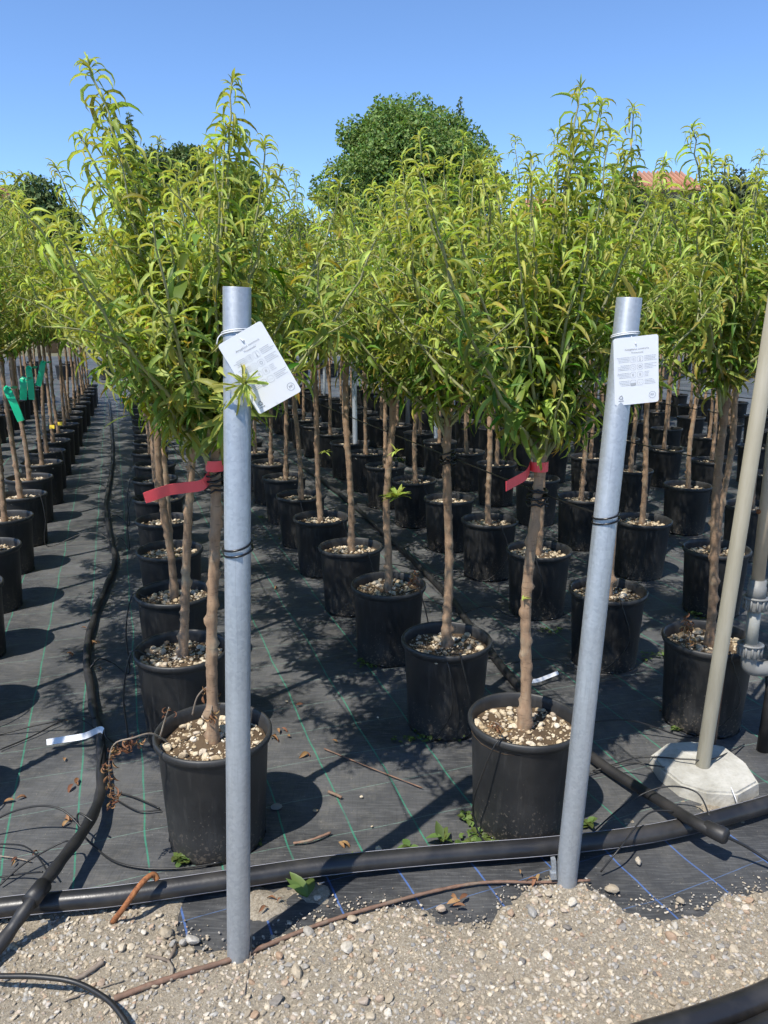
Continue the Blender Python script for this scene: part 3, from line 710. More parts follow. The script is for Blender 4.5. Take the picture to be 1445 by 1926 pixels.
def potted_tree(row, k, x, y, label, group):
    r = random.Random(row * 131 + k * 7 + 5)
    root = empty('potted_tree', (x, y, -.004)); tag(root, label, 'potted tree', group)
    near = y < 4.3; key = (row, k)
    special = key in EXTRA
    rz = 0 if special else r.uniform(0, 6.28)
    sv = r.randrange(5)
    pot = add('pot', POT if y < 6 else POT_LO, root); pot.rotation_euler = (r.uniform(-.012, .012), r.uniform(-.012, .012), r.uniform(0, 6.28))
    top = add('topsoil', SOIL[sv], root)
    if y < 3.45 and -1.15 < x < 1.5:
        g = np.random.default_rng(row * 50 + k + 500)
        o = add('grit', GRIT[sv], top); o['kind'] = 'stuff'
        for (px_, py_, pz_) in top_pts(95, float(sv), g):
            s = r.uniform(.005, .0125) if r.random() < .8 else r.uniform(.012, .019)
            add('stone', r.choice(STONE_P), top, (px_, py_, pz_ + s * .35), (r.uniform(-.5, .5), r.uniform(-.5, .5), r.uniform(0, 6.28)), (s,) * 3)
    else:
        o = add('stones', STONES_LO[sv], top); o['kind'] = 'stuff'
    off = Vector((x, y, -.004))
    if special:
        head = (HEADS[key] - off) if key in HEADS else None
        ex = [(bz, tip - off, lf) for (bz, tip, lf) in EXTRA[key]]
        picks = key in ((1, 0), (2, 0), (2, 1), (3, 0))
        tm, cm, pk = build_tree(300 + row * 40 + k, H=1.92 if key in ((1, 0), (2, 0)) else 2.0, head=head, extra=ex, pick=picks, n_shoots=13, avoid=AVOID.get(key) and (lambda p, f=AVOID[key]: f(p + off)))
        add('trunk', tm, root); cr = add('crown', cm, root)
        rest = Leaves(); random.Random(1).shuffle(pk)
        for i, (p, d, n, L, W, fold, curl, tw, age, rn, st) in enumerate(pk):
            if i >= 290: rest.add(p, d, n, L, W, fold, curl, tw, age, rn, st); continue
            me = CANON[min(13, max(0, int(age / .9 * 13 + r.uniform(-.8, 1.8))))][1]
            d = Vector(d); n = Vector(n); sd_ = d.cross(n)
            M = Matrix(((d.x, sd_.x, n.x), (d.y, sd_.y, n.y), (d.z, sd_.z, n.z))).to_4x4()
            lo = add('leaf', me, cr); lo.matrix_local = Matrix.Translation(p) @ M @ Matrix.Scale(L, 4)
        if rest.rows:
            V_, F_, C_ = leaves_geo(rest.arr()); o = add('foliage', big_mesh('foliage', V_, [F_], ['leaf'], attr=C_), cr); o['kind'] = 'stuff'
        head = head or Vector((0, 0, 1.25))
    else:
        tm, cm, _ = VARIANTS[r.randrange(10)] if y < 7 else VARIANTS_FAR[r.randrange(6)]
        add('trunk', tm, root, rot=(r.uniform(-.02, .02), r.uniform(-.02, .02), rz)); add('crown', cm, root, rot=(r.uniform(-.02, .02), r.uniform(-.02, .02), rz))
        head = Vector((0, 0, 1.25))
    TREES[key] = (root, head, off); return root

count = 0
for row in range(-7, 11):
    y = FIRST.get(row, 2.06 + .07 * ((row * 37) % 5)); k = 0
    seen = 0
    while y < 14.6:
        jx, jy = rng.uniform(-.018, .018), rng.uniform(-.02, .02)
        x = row_x(row, y) + (jx if y > 4 else jx * .3)
        if (row, k) in POS: x, y = POS[(row, k)]; jy = 0
        px, _ = to_px((x, y, .8)); mx = 330 if y < 4 else 130
        if -mx - 60 < px < 1445 + mx:
            if (row, k) in NEARLABEL: lab, grp = NEARLABEL[(row, k)], 'potted trees standing in rows'
            elif row in ROWNAME and seen < 12: lab, grp = 'potted tree, %s visible from the front in row %s' % (ORD[seen], ROWNAME[row]), 'potted trees standing in rows'
            elif row in ROWNAME: lab, grp = 'small distant potted tree far back in the row %s' % ROWNAME[row], 'far trees of the row %s' % ROWNAME[row]
            elif row < 0: lab, grp = 'potted tree in the crowded rows at the far left edge', 'potted trees at the far left edge'
            else: lab, grp = 'potted tree in the crowded rows at the far right', 'potted trees at the far right'
            potted_tree(row, k, x, y + (jy if y > 4 else 0), lab, grp); count += 1; seen += 1
        y += .612; k += 1
for i, y in enumerate([20.5, 21.6, 22.7]):
    for j in range(-14, 20):
        x = -1.0 * (y - 20) * .32 - 3.0 + j * 1.05 + rng.uniform(-.05, .05)
        px, _ = to_px((x, y, 1))
        if -30 < px < 1475:
            potted_tree(60 + i, j, x, y, 'tiny distant potted tree in the block beyond the cross path', 'potted trees beyond the cross path'); count += 1
print('potted trees', count)

# tufts and dried weeds in the pots
def tuft(parent, p, n, L, mat='leaf', seed=0, name='leaf_tuft', up=.5, age=.3, W=.1):
    r = random.Random(seed); lv = Leaves()
    for i in range(n):
        a = r.uniform(0, 6.28); d = Vector((math.cos(a), math.sin(a), r.uniform(up - .7, up + .5))).normalized()
        nn = Vector((0, 0, 1)) - d * d.z; nn.normalize(); l = L * r.uniform(.6, 1.1)
        lv.add(Vector(p) + Vector((r.uniform(-1, 1), r.uniform(-1, 1), r.uniform(-1, 1))) * L * .08, d, nn, l, l * W * r.uniform(.8, 1.2), R(r.uniform(10, 35)), R(r.uniform(5, 60)), r.uniform(-.4, .4), min(1, max(0, age + r.uniform(-.25, .25))), r.random(), 0)
    V_, F_, C_ = leaves_geo(lv.arr()); return add(name, big_mesh(name, V_, [F_], [mat], attr=C_), parent)
rt, hd, of = TREES[(2, 2)]
tuft(rt, at(746, 935, 3.26) - of, 26, .085, seed=5, age=.45, W=.12); tuft(rt, at(745, 850, 3.22) - of, 6, .05, seed=6)
rt, hd, of = TREES[(2, 0)]; tuft(rt, at(983, 1128, 2.06) - of, 5, .035, seed=8, age=.3)
rt, hd, of = TREES[(2, 3)]; tuft(rt, at(612, 850, 3.88) - of, 9, .05, seed=9)
def dried(parent, pts, n, L, seed, drop=.5):
    r = random.Random(seed); mb = MB(); lv = Leaves(); sp = spline(pts, 6)
    mb.tube(sp, [.0032 * (1 - .6 * i / len(sp)) for i in range(len(sp))], 5)
    o = mb.build('dried_weed', ['grey_twig'], parent)
    for i in range(n):
        p = sp[int(len(sp) * r.uniform(.35, .999))]; d = Vector((r.gauss(0, .6), r.gauss(0, .6), -drop + r.gauss(0, .5))).normalized(); nn = d.orthogonal().normalized()
        l = L * r.uniform(.5, 1.2); lv.add(p + Vector((r.gauss(0, .006), r.gauss(0, .006), -r.random() * L)), d, nn, l, l * .2, R(r.uniform(30, 80)), R(r.uniform(30, 190)), r.uniform(-2, 2), r.random(), r.random(), .3)
    V_, F_, C_ = leaves_geo(lv.arr()); w = add('withered_leaves', big_mesh('withered_leaves', V_, [F_], ['dry_leaf'], attr=C_), o); w['kind'] = 'stuff'
def loc(key, px, py, Y): return at(px, py, Y) - TREES[key][2]
rt = TREES[(1, 0)][0]
dried(rt, [loc((1, 0), 315, 1395, 1.92), loc((1, 0), 285, 1380, 1.87), loc((1, 0), 250, 1388, 1.83), loc((1, 0), 215, 1400, 1.83), loc((1, 0), 205, 1440, 1.82), loc((1, 0), 210, 1500, 1.82)], 90, .024, 1, 1)
dried(rt, [loc((1, 0), 362, 1345, 2.07), loc((1, 0), 372, 1310, 2.07), loc((1, 0), 395, 1290, 2.06), loc((1, 0), 402, 1310, 2.02), loc((1, 0), 395, 1345, 1.98)], 60, .022, 2, .8)
dried(rt, [loc((1, 0), 300, 1390, 1.97), loc((1, 0), 310, 1355, 1.97), loc((1, 0), 318, 1330, 1.97)], 7, .02, 3)
dried(TREES[(2, 2)][0], [loc((2, 2), 765, 1110, 3.25), loc((2, 2), 775, 1090, 3.25), loc((2, 2), 780, 1075, 3.25)], 40, .03, 4, .2)
dried(TREES[(2, 0)][0], [loc((2, 0), 945, 1370, 2.0), loc((2, 0), 938, 1362, 2.0), loc((2, 0), 930, 1358, 2.0)], 30, .022, 5, .3)
dried(TREES[(3, 0)][0], [loc((3, 0), 1300, 1225, 2.58), loc((3, 0), 1296, 1190, 2.58), loc((3, 0), 1290, 1160, 2.58)], 55, .03, 6, .3)

# ------------------------------------------------------------------ STEEL POSTS, TIES, TAGS, RIBBONS
def steel_post(base, top, r, label, sink=.12):
    d = (top - base).normalized(); L = (top - base).length
    root = empty('steel_post', base); tag(root, label, 'post', 'galvanised steel posts')
    mb = MB(); n = 32; prof = [(r, -sink), (r, L - .001), (r - .0006, L), (r - .0028, L), (r - .0035, L - .002), (r - .0035, L - .35)]
    mb.lathe(prof, n); o = mb.build('tube', ['galvanised'], root); o.rotation_euler = d.to_track_quat('Z', 'Y').to_euler()
    return root
PL0 = gp(449, 1790); PL1 = at(446, 540, PL0.y); PR0 = gp(1065, 1655); PR1 = at(1184, 560, PR0.y + .02)
pl = steel_post(PL0, PL1, .0278, 'left galvanised steel post standing in the gravel, with tilted white tag')
pr = steel_post(PR0, PR1, .0290, 'right galvanised steel post leaning right, with upright white tag')
def post_pt(a, b, z): return a.lerp(b, (z - a.z) / (b.z - a.z))
mb = MB(); c = post_pt(PR0, PR1, .06)                        # small bolted clip at the foot of the right post
mb.box((-.034, -.008, .055), (.012, .012, .05)); mb.box((-.037, -.012, .03), (.016, .014, .02))
mb.build('clip', ['galvanised'], pr, False, rot=(0, -.1, 0))

def wire_loop(cpt, r, tiltx, tilty, label, turns=2, gap=.014):
    mb = MB(); pts = []
    n = 28 * turns
    for i in range(n + 1):
        a = 2 * math.pi * i / 28 + 1.2; f = i / n
        q = r + .0028 + .002 * math.sin(a * 1.3)
        pts.append(cpt + Vector((q * math.cos(a), q * math.sin(a), (f - .5) * gap * 2 + tiltx * math.cos(a) * r + tilty * math.sin(a) * r)))
    mb.tube(pts, .0024, 6); return tag(mb.build('wire_loop', ['tie_rubber']), label, 'wire loop', 'black wire loops on the steel posts')
wire_loop(post_pt(PL0, PL1, 1.03), .0278, .1, .15, 'black wire looped twice round the left steel post')
wire_loop(post_pt(PR0, PR1, 1.03), .0290, .15, .05, 'black wire looped twice round the right steel post')

def trellis_wire(pts, r, label):
    mb = MB(); mb.tube(spline(pts, 5), r, 5); tag(mb.build('trellis_wire', ['tie_rubber']), label, 'wire', 'black wires along the rows')
for row, P0, P1 in ((1, PL0, PL1), (2, PR0, PR1), (3, None, None), (4, None, None), (5, None, None)):
    pts = [post_pt(P0, P1, 1.03) + Vector((0, .028, 0))] if P0 else []
    ys = sorted([TREES[k][2].y for k in TREES if k[0] == row])
    y = ys[0]
    for yy in ys[::2]:
        if row in (1, 2) and yy < 2.3:
            hd, of = TREES[(row, 0)][1], TREES[(row, 0)][2]; q = of + hd * (1.02 / hd.z); q.z = 1.03; pts.append(q + Vector((.02, 0, 0)))
        else: pts.append(Vector((row_x(row, yy) + .022, yy, 1.02 + rng.uniform(-.02, .02))))
    trellis_wire(pts, .0026, 'thin black support wire along row ' + ROWNAME[row])
def trunk_tie(key, z, seed, label):                          # black rubber tie knotted round the trunk
    r = random.Random(seed); rt, hd, of = TREES[key]; f = (z - .3) / (hd.z - .3); c = of + Vector((hd.x * f, hd.y * f, z)); mb = MB(); pts = []
    for i in range(60):
        a = i * .55; pts.append(c + Vector(((.022 + r.uniform(0, .008)) * math.cos(a), (.022 + r.uniform(0, .008)) * math.sin(a), .05 * (i / 60 - .5) + r.uniform(-.008, .008))))
    mb.tube(pts, .0032, 5); tag(mb.build('trunk_tie', ['tie_rubber']), label, 'tree tie', 'black ties round trunks')
trunk_tie((1, 0), 1.085, 1, 'black rubber tie wound round trunk under the left red ribbon')
trunk_tie((2, 0), 1.03, 2, 'black rubber tie round trunk under the right red ribbon')
trunk_tie((2, 1), 1.03, 3, 'black rubber tie round the second trunk behind the right steel post')

def ribbon(pts, w, mat, label, group, name='ribbon_tag', widthdir=Vector((0, 0, 1)), th=.0006):
    sp = spline(pts, 6); vs = []; fs = []; m = len(sp)
    for i, p in enumerate(sp):
        tg = (sp[min(i + 1, m - 1)] - sp[max(i - 1, 0)]).normalized(); wd = (widthdir - tg * widthdir.dot(tg)).normalized()
        nn = tg.cross(wd) * th; k = w * (1 if i < m - 2 else .96)
        for s_ in (-1, 1):
            for q in (-1, 1): vs.append(p + wd * k * .5 * s_ + nn * q)
    for i in range(m - 1):
        a = i * 4; b = a + 4
        fs += [(a, a + 2, b + 2, b), (a + 1, b + 1, b + 3, a + 3), (a, b, b + 1, a + 1), (a + 2, a + 3, b + 3, b + 2)]
    fs += [(0, 1, 3, 2), (4 * m - 4, 4 * m - 2, 4 * m - 1, 4 * m - 3)]
    mb = MB(); mb.addv(vs, fs); return tag(mb.build(name, [mat], None, False), label, 'ribbon', group)
def around(key, z, r=.024, a0=0., a1=5.2):
    rt, hd, of = TREES[key]; f = (z - .3) / (hd.z - .3); c = of + Vector((hd.x * f, hd.y * f, z))
    return [c + Vector((r * math.cos(a), r * math.sin(a), 0)) for a in np.linspace(a0, a1, 7)]
lp = around((1, 0), 1.13, a0=.2, a1=-4.4)
ribbon(lp[:] + [at(385, 909, 1.985), at(350, 917, 1.96), at(320, 921, 1.93), at(295, 929, 1.90), at(272, 937, 1.88)], .029, 'red_ribbon', 'long red plastic ribbon tied to the trunk behind the left steel post', 'red ribbons')
lp = around((2, 0), 1.115, a0=.2, a1=-3.6)
ribbon(lp + [at(990, 893, 2.02), at(970, 905, 1.97), at(952, 915, 1.93)], .027, 'red_ribbon', 'short red plastic ribbon tied to the trunk near the right steel post', 'red ribbons')
for i, (x, y, ex, ey, Y, lab) in enumerate([(14, 730, 40, 792, 4.4, 'lowest, longest'), (45, 712, 44, 752, 4.9, 'narrow pale'), (55, 692, 60, 752, 5.4, 'second from the right'), (82, 682, 72, 726, 6.0, 'rightmost')]):
    a = at(x, y, Y); b = at(ex, ey, Y)
    ribbon([a + Vector((.04, .03, 0)), a, a.lerp(b, .4) + Vector((.005, -.01, 0)), b], .042, 'green_ribbon', lab + ' green plastic ribbon hanging on a trunk at the left edge', 'green ribbons', widthdir=Vector((1, .2, 0)))
for (x, y, Y, lab) in [(98, 803, 7.2, 'left of the two small yellow tags on pots left of aisle'), (113, 797, 7.6, 'right of the two small yellow tags on pots left of aisle')]:
    mb = MB(); mb.box((0, 0, 0), (.042, .002, .035)); o = tag(mb.build('yellow_tag', ['yellow_tag'], None, False), lab, 'tag', 'small yellow tags'); o.location = at(x, y, Y); o.rotation_euler = (-.3, 0, .2)

# printed plant tags
def text_mesh(body, size, align='CENTER'):
    cu = bpy.data.curves.new('t', 'FONT'); cu.body = body; cu.size = size; cu.align_x = align; cu.resolution_u = 2
    ob = bpy.data.objects.new('t', cu); COL.objects.link(ob); dg = bpy.context.evaluated_depsgraph_get()
    me = bpy.data.meshes.new_from_object(ob.evaluated_get(dg)); bpy.data.objects.remove(ob); return me
def plant_tag(centre, rot, label, loopc, loopr, seed):
    r = random.Random(seed); W, Hh = .100, .155
    root = empty('plant_tag', centre, rot); tag(root, label, 'plant tag', 'white printed plant tags')
    # card: rounded rectangle with a punched hole
    bm = bmesh.new(); out = []; rad = .006
    for cx, cz, a0 in ((W / 2 - rad, Hh / 2 - rad, 0), (-W / 2 + rad, Hh / 2 - rad, 90), (-W / 2 + rad, -Hh / 2 + rad, 180), (W / 2 - rad, -Hh / 2 + rad, 270)):
        for k in range(5): a = R(a0 + 22.5 * k); out.append((cx + rad * math.cos(a), cz + rad * math.sin(a)))
    hole = [(.0022 * math.cos(-2 * math.pi * k / 10), Hh / 2 - .018 + .0022 * math.sin(-2 * math.pi * k / 10)) for k in range(10)]
    vo = [bm.verts.new((x, 0, z)) for x, z in out]; vh = [bm.verts.new((x, 0, z)) for x, z in hole]
    ed = [bm.edges.new((vo[i], vo[(i + 1) % len(vo)])) for i in range(len(vo))] + [bm.edges.new((vh[i], vh[(i + 1) % 10])) for i in range(10)]
    bmesh.ops.triangle_fill(bm, edges=ed, use_beauty=True)
    bmesh.ops.recalc_face_normals(bm, faces=bm.faces)
    g = bmesh.ops.extrude_face_region(bm, geom=list(bm.faces)); bmesh.ops.translate(bm, vec=(0, .0007, 0), verts=[v for v in g['geom'] if isinstance(v, bmesh.types.BMVert)])
    bmesh.ops.recalc_face_normals(bm, faces=bm.faces)
    me = bpy.data.meshes.new('card'); bm.to_mesh(me); bm.free(); me.materials.append(MAT['label_white'])
    card = add('card', me, root)
    FY = -.0012
    def yy(x): return -.0004
    def flat(name, me, mat, x, z):
        me.materials.clear(); me.materials.append(MAT[mat])
        for v in me.vertices: v.co = Vector((v.co.x + x, 0, v.co.y + z)); v.co.y = yy(v.co.x)
        return add(name, me, card)
    flat('printed_name', text_mesh('Amygdalus communis', .0062), 'print_grey', .002, .0475)
    flat('printed_variety', text_mesh("'Provenzale'", .0060), 'print_grey', .003, .0395)
    mb = MB()
    def rect(x0, x1, z0, z1, mi=0):
        mb.addv([(x0, yy(x0), z0), (x1, yy(x1), z0), (x1, yy(x1), z1), (x0, yy(x0), z1)], [(0, 1, 2, 3)], mi)
    for q, zc in enumerate((.0265, .0085, -.0095, -.0275)):
        for side in (-1, 1):
            for ln in range(4):
                z = zc + .0052 - ln * .0034; Lx = r.uniform(.018, .029) if not (q == 2 and side == 1) else r.uniform(.008, .012); x = .0185 if side > 0 else -.0155 - Lx
                e = x + Lx
                while x < e:
                    w = r.uniform(.0016, .0044); rect(x, min(x + w, e), z, z + .0009); x += w + .0007
    mb.build('printed_lines', ['print_light'], card, False)
    def ring(mb, cx, cz, hw, hh, th, n=20, sup=4.):
        vs = []; fs = []
        for k in range(n):
            a = 2 * math.pi * k / n; c, s = math.cos(a), math.sin(a); q = (abs(c) ** sup + abs(s) ** sup) ** (-1 / sup)
            for m_ in (1, 1 - th / hw): x = cx + hw * q * c * m_; vs.append((x, yy(x) - .0001, cz + hh * q * s * m_))
        for k in range(n): l = (k + 1) % n; fs.append((2 * k, 2 * k + 1, 2 * l + 1, 2 * l))
        mb.addv(vs, fs)
    for q, zc in enumerate((.0265, .0085, -.0095, -.0275)):
        for side, cx in ((0, -.0075), (1, .0085)):
            mb = MB(); ring(mb, cx, zc, .0066, .0066, .0005)
            if (q, side) == (0, 0): ring(mb, cx - .001, zc + .001, .0018, .0030, .0004, 14, 2); rect_z = [(cx + .0025, .0006, .008)]
            else: rect_z = []
            if (q, side) == (0, 1): rect_z = [(cx, .0007, .0075), ]; ring(mb, cx, zc - .0035, .0017, .0012, .0011, 10, 2)
            if (q, side) in ((1, 0), (1, 1)): ring(mb, cx, zc, .0034, .0034, .0012 if side else .0005, 14, 2)
            if (q, side) in ((2, 0), (2, 1)): rect_z = [(cx - .0012, .0006, .006), (cx + .0012, .0006, .007)]
            if (q, side) == (3, 1): ring(mb, cx, zc - .001, .0034, .0016, .0005, 14, 2)
            for (x, hw, hh) in rect_z: mb.addv([(x - hw, yy(x) - .0001, zc - hh / 2), (x + hw, yy(x) - .0001, zc - hh / 2), (x + hw, yy(x) - .0001, zc + hh / 2), (x - hw, yy(x) - .0001, zc + hh / 2)], [(0, 1, 2, 3)])
            if (q, side) == (3, 0): mb.addv([(cx - .0058, yy(cx) - .0001, zc - .0058), (cx + .0058, yy(cx) - .0001, zc - .0058), (cx + .006, yy(cx) - .0001, zc), (cx - .006, yy(cx) - .0001, zc)], [(0, 1, 2, 3)])
            mb.build('pictogram', ['print_light'], card, False)
    mb = MB(); ring(mb, .0355, -.0595, .0078, .0078, .0007, 28, 2); em = mb.build('round_emblem', ['print_grey'], card, False)
    flat('printed_letters', text_mesh('PP', .0082), 'print_grey', .0355, -.0625)
    mb = MB(); cx, cz = -.0355, -.0595                        # recycling triangle of three arrows
    for k in range(3):
        a = R(90 + 120 * k); b = R(90 + 120 * (k + 1)); p = Vector((cx + .0062 * math.cos(a), cz + .0062 * math.sin(a))); q = Vector((cx + .0062 * math.cos(b), cz + .0062 * math.sin(b)))
        u = (q - p).normalized(); v = Vector((-u.y, u.x)) * .0008; p2 = p + u * .0022; q2 = q - u * .0030
        mb.addv([(w_.x, yy(w_.x) - .0001, w_.y) for w_ in (p2 - v, q2 - v, q2 + v, p2 + v)], [(0, 1, 2, 3)])
        mb.addv([(w_.x, yy(w_.x) - .0001, w_.y) for w_ in (q2 - v * 2.4, q2 + u * .0022, q2 + v * 2.4)], [(0, 1, 2)])
    mb.addv([(cx - .006, yy(cx) - .0001, cz - .0085), (cx + .006, yy(cx) - .0001, cz - .0085), (cx + .006, yy(cx) - .0001, cz - .0072), (cx - .006, yy(cx) - .0001, cz - .0072)], [(0, 1, 2, 3)])
    mb.build('recycling_mark', ['print_grey'], card, False)
    # cord: round the post and through the hole
    Mi = (Matrix.Translation(centre) @ Euler(rot).to_matrix().to_4x4()).inverted()
    for dz in (0, .004):
        pts = [Mi @ (loopc + Vector(((loopr + .002) * math.cos(a), (loopr + .002) * math.sin(a), dz + .006 * math.cos(a + 1)))) for a in np.linspace(0, 6.283, 25)[:-1]]
        mb = MB(); mb.tube(pts, .0011, 6, closed=True); mb.build('cord', ['white_plastic'], root)
    front = Mi @ (loopc + Vector((.004, -loopr - .002, 0)))
    mb = MB(); mb.tube(spline([front, front.lerp(Vector((0, -.002, Hh / 2 - .018)), .6) + Vector((0, -.002, 0)), Vector((0, -.0015, Hh / 2 - .018)), Vector((0, .004, Hh / 2 - .0195))], 5), .0009, 6)
    mb.build('cord', ['white_plastic'], root)
    return root
cl = at(489, 693, PL0.y - .034); lc = post_pt(PL0, PL1, at(446, 628, PL0.y).z)
pt = plant_tag(cl, (R(6), R(-28.5), R(-6)), 'white plant tag tilted counterclockwise, tied to the left steel post', lc, .0285, 1)
mb = MB(); a = lc + Vector((-.029, -.01, 0)); Mi = (Matrix.Translation(cl) @ Euler((R(6), R(-28.5), R(-6))).to_matrix().to_4x4()).inverted()
mb.tube(spline([Mi @ a, Mi @ (a + Vector((-.006, -.006, -.008))), Mi @ (a + Vector((-.009, -.006, -.02)))], 4), .0011, 6); mb.build('cord', ['white_plastic'], pt)
cr_ = at(1197, 697, PR0.y - .020); rc = post_pt(PR0, PR1, at(1180, 632, PR0.y).z)
plant_tag(cr_, (R(5), R(-6.5), R(-4)), 'white plant tag hanging almost upright from the right steel post', rc, .0297, 2)

# ------------------------------------------------------------------ PIPES, HOSES, DRIP TUBES
def wob(pts, a, s, o=0): return [p + Vector((a * nz(p.x, p.y, s, o), a * nz(p.x, p.y, s, o + 9), 0)) for p in pts]
root = empty('water_pipe', PIPE[3]); tag(root, 'thick black water pipe with pale stripe lying across the foreground', 'pipe')
L0 = [p - PIPE[3] for p in PIPE]; mb = MB(); sp = spline(L0, 8); mb.tube(sp, .0262, 20); mb.build('pipe', ['pipe_plastic'], root)
for dy, dz in ((.011, .0237), (-.0238, -.0115)):
    mb = MB(); mb.tube([p + Vector((0, dy, dz)) for p in sp], .0008, 5); mb.build('stripe', ['stripe_white'], root)
HO = [(205, 752, .02), (212, 850, .018), (200, 950, .018), (215, 1050, .018), (195, 1110, .018), (170, 1180, .018), (163, 1240, .018), (175, 1320, .02), (188, 1380, .025), (192, 1440, .03), (186, 1500, .04), (160, 1565, .065), (110, 1630, .085), (62, 1690, .088), (15, 1755, .045), (-40, 1830, .02)]
HP = [gp(*p) for p in HO]
root = empty('drip_hose', HP[8]); tag(root, 'black drip hose snaking down the aisle and over the thick pipe', 'hose', 'black drip hoses')
O = HP[8]; mb = MB(); sp = spline([p - O for p in HP], 10); mb.tube(wob(sp, .012, 3), [.0165 + .0012 * math.sin(i * .9) for i in range(len(sp))], 12); mb.build('hose', ['hose_plastic'], root)
mb = MB(); q = gp(70, 1680, .089) - O; d = (HP[12] - HP[13]).normalized(); mb.tube([q - d * .03, q + d * .03], .0225, 14); mb.build('collar', ['hose_plastic'], root)
HOSE1 = root, O
def drip(root, O, pts, r=.0030):
    mb = MB(); mb.tube(spline([Vector(p) - O for p in pts], 7), r, 6); return mb.build('drip_tube', ['thin_tube'], root)
for k in range(9):                                           # from the aisle hose to the pots on both sides
    rr = random.Random(k)
    for row, sgn in ((1, -1), (0, 1)):
        if (row, k) not in TREES: continue
        of = TREES[(row, k)][2]
        if (of.y < 2.2 and row == 1) or (k > 1 and rr.random() < .55): continue
        best = min(sp, key=lambda p: abs((p + O).y - of.y + .12)) + O
        rim = of + Vector((sgn * (POT_R - .01), -.06, POT_H + .008)); foot = of + Vector((sgn * (POT_R + .02), -.1, .01))
        m1 = best.lerp(foot, .5) + Vector((0, rr.uniform(-.08, .08), rr.uniform(.0, .07)))
        drip(root, O, [best, best.lerp(m1, .4) + Vector((0, .02, .035)), m1, foot, foot.lerp(rim, .55) + Vector((sgn * .02, -.01, 0)), rim, of + Vector((sgn * .1, -.04, SOILZ + .015))])
G = lambda px, py, z=.006: gp(px, py, z)
drip(root, O, [G(175, 1545, .08), G(148, 1530, .09), G(150, 1560, .05), G(175, 1590, .01), G(215, 1620), G(270, 1633), G(340, 1633), G(415, 1622), G(430, 1610)])
drip(root, O, [G(-20, 1588), G(40, 1590, .03), G(70, 1610, .04), G(90, 1640, .05)], .0024)
drip(root, O, [G(0, 1665), G(45, 1625, .03), G(105, 1590, .05), G(128, 1582, .06), G(130, 1590, .07)], .0026)
drip(root, O, [G(0, 1650), G(45, 1643, .02), G(80, 1640, .05)], .0026)
drip(root, O, [G(196, 1400, .04), G(188, 1440, .05), G(188, 1480, .03)], .0026)
drip(root, O, [G(0, 1410), G(60, 1385), G(130, 1350, .02), G(180, 1350, .04)], .0026)
drip(root, O, [G(220, 1490), G(255, 1500), G(300, 1520)], .0026); drip(root, O, [G(220, 1505), G(260, 1525), G(302, 1523)], .0026)
# white marker label wrapped round the aisle hose
lq = [G(188, 1372, .055), G(160, 1384, .05), G(125, 1390, .04), G(88, 1396, .03)]
ribbon([G(196, 1378, .05)] + lq, .022, 'label_white', 'white marker strip tied round the aisle drip hose', 'white marker strips', 'marker_strip', Vector((0, .5, 1)))
H2 = [(560, 870, .018), (640, 930, .018), (720, 1000, .018), (790, 1065, .018), (850, 1130, .018), (915, 1215, .018), (960, 1275, .018), (1030, 1345, .018), (1110, 1420, .02), (1190, 1475, .03), (1265, 1522, .06), (1310, 1548, .088), (1345, 1564, .09)]
HP2 = [gp(*p) for p in H2]; O2 = HP2[8]
root2 = empty('drip_hose', O2); tag(root2, 'black drip hose between the right rows ending capped over the thick pipe', 'hose', 'black drip hoses')
mb = MB(); sp2 = spline([p - O2 for p in HP2], 10); mb.tube(wob(sp2, .012, 3, 4), .0175, 12); mb.build('hose', ['hose_plastic'], root2)
e = HP2[-1] - O2; d = (HP2[-1] - HP2[-2]).normalized()
mb = MB(); mb.tube([e - d * .03, e - d * .028, e + d * .028, e + d * .034], [.019, .0215, .024, .020], 14); mb.build('end_cap', ['hose_plastic'], root2)
drip(root2, O2, [HP2[-1] + d * .02, G(1400, 1590, .06), G(1445, 1618, .03), G(1500, 1650)], .0045)
for k in range(7):
    rr = random.Random(50 + k)
    for row, sgn in ((2, 1), (3, -1)):
        if (row, k) not in TREES: continue
        of = TREES[(row, k)][2]
        if of.y < 2.2: continue
        best = min(sp2, key=lambda p: abs((p + O2).y - of.y + .1)) + O2
        a = rr.uniform(-1.9, -1.2) if row == 3 else rr.uniform(-1.6, -.6)
        rim = of + Vector(((POT_R - .008) * math.cos(a), (POT_R - .008) * math.sin(a), POT_H + .007)); foot = of + Vector(((POT_R + .01) * math.cos(a + .5 * sgn), (POT_R + .01) * math.sin(a + .5 * sgn), .02))
        out = of + Vector(((POT_R + .03) * math.cos(a + .2), (POT_R + .03) * math.sin(a + .2), .17))
        drip(root2, O2, [best, best.lerp(foot, .5) + Vector((0, 0, .05)), foot, out, rim + Vector((.012 * math.cos(a), .012 * math.sin(a), -.01)), rim, of + Vector((.1 * math.cos(a), .1 * math.sin(a), SOILZ + .018))])
of = TREES[(2, 0)][2]
drip(root2, O2, [of + Vector((-.05, -.1, SOILZ + .02)), of + Vector((-.10, -.145, POT_H + .006)), of + Vector((-.145, -.135, .22)), of + Vector((-.155, -.10, .10)), of + Vector((-.12, -.13, .02)), of + Vector((-.02, -.17, .012)), of + Vector((.15, -.17, .012))], .0026)
of = TREES[(2, 1)][2]
drip(root2, O2, [of + Vector((-.02, -.15, POT_H + .004)), of + Vector((-.0, -.178, POT_H - .06)), of + Vector((.01, -.178, .15)), of + Vector((-.03, -.165, .05)), of + Vector((-.06, -.15, .01))], .0026)
drip(root2, O2, [G(1115, 1450), G(1180, 1435, .05), G(1230, 1440, .06), G(1270, 1440, .02), G(1330, 1400)], .0026)
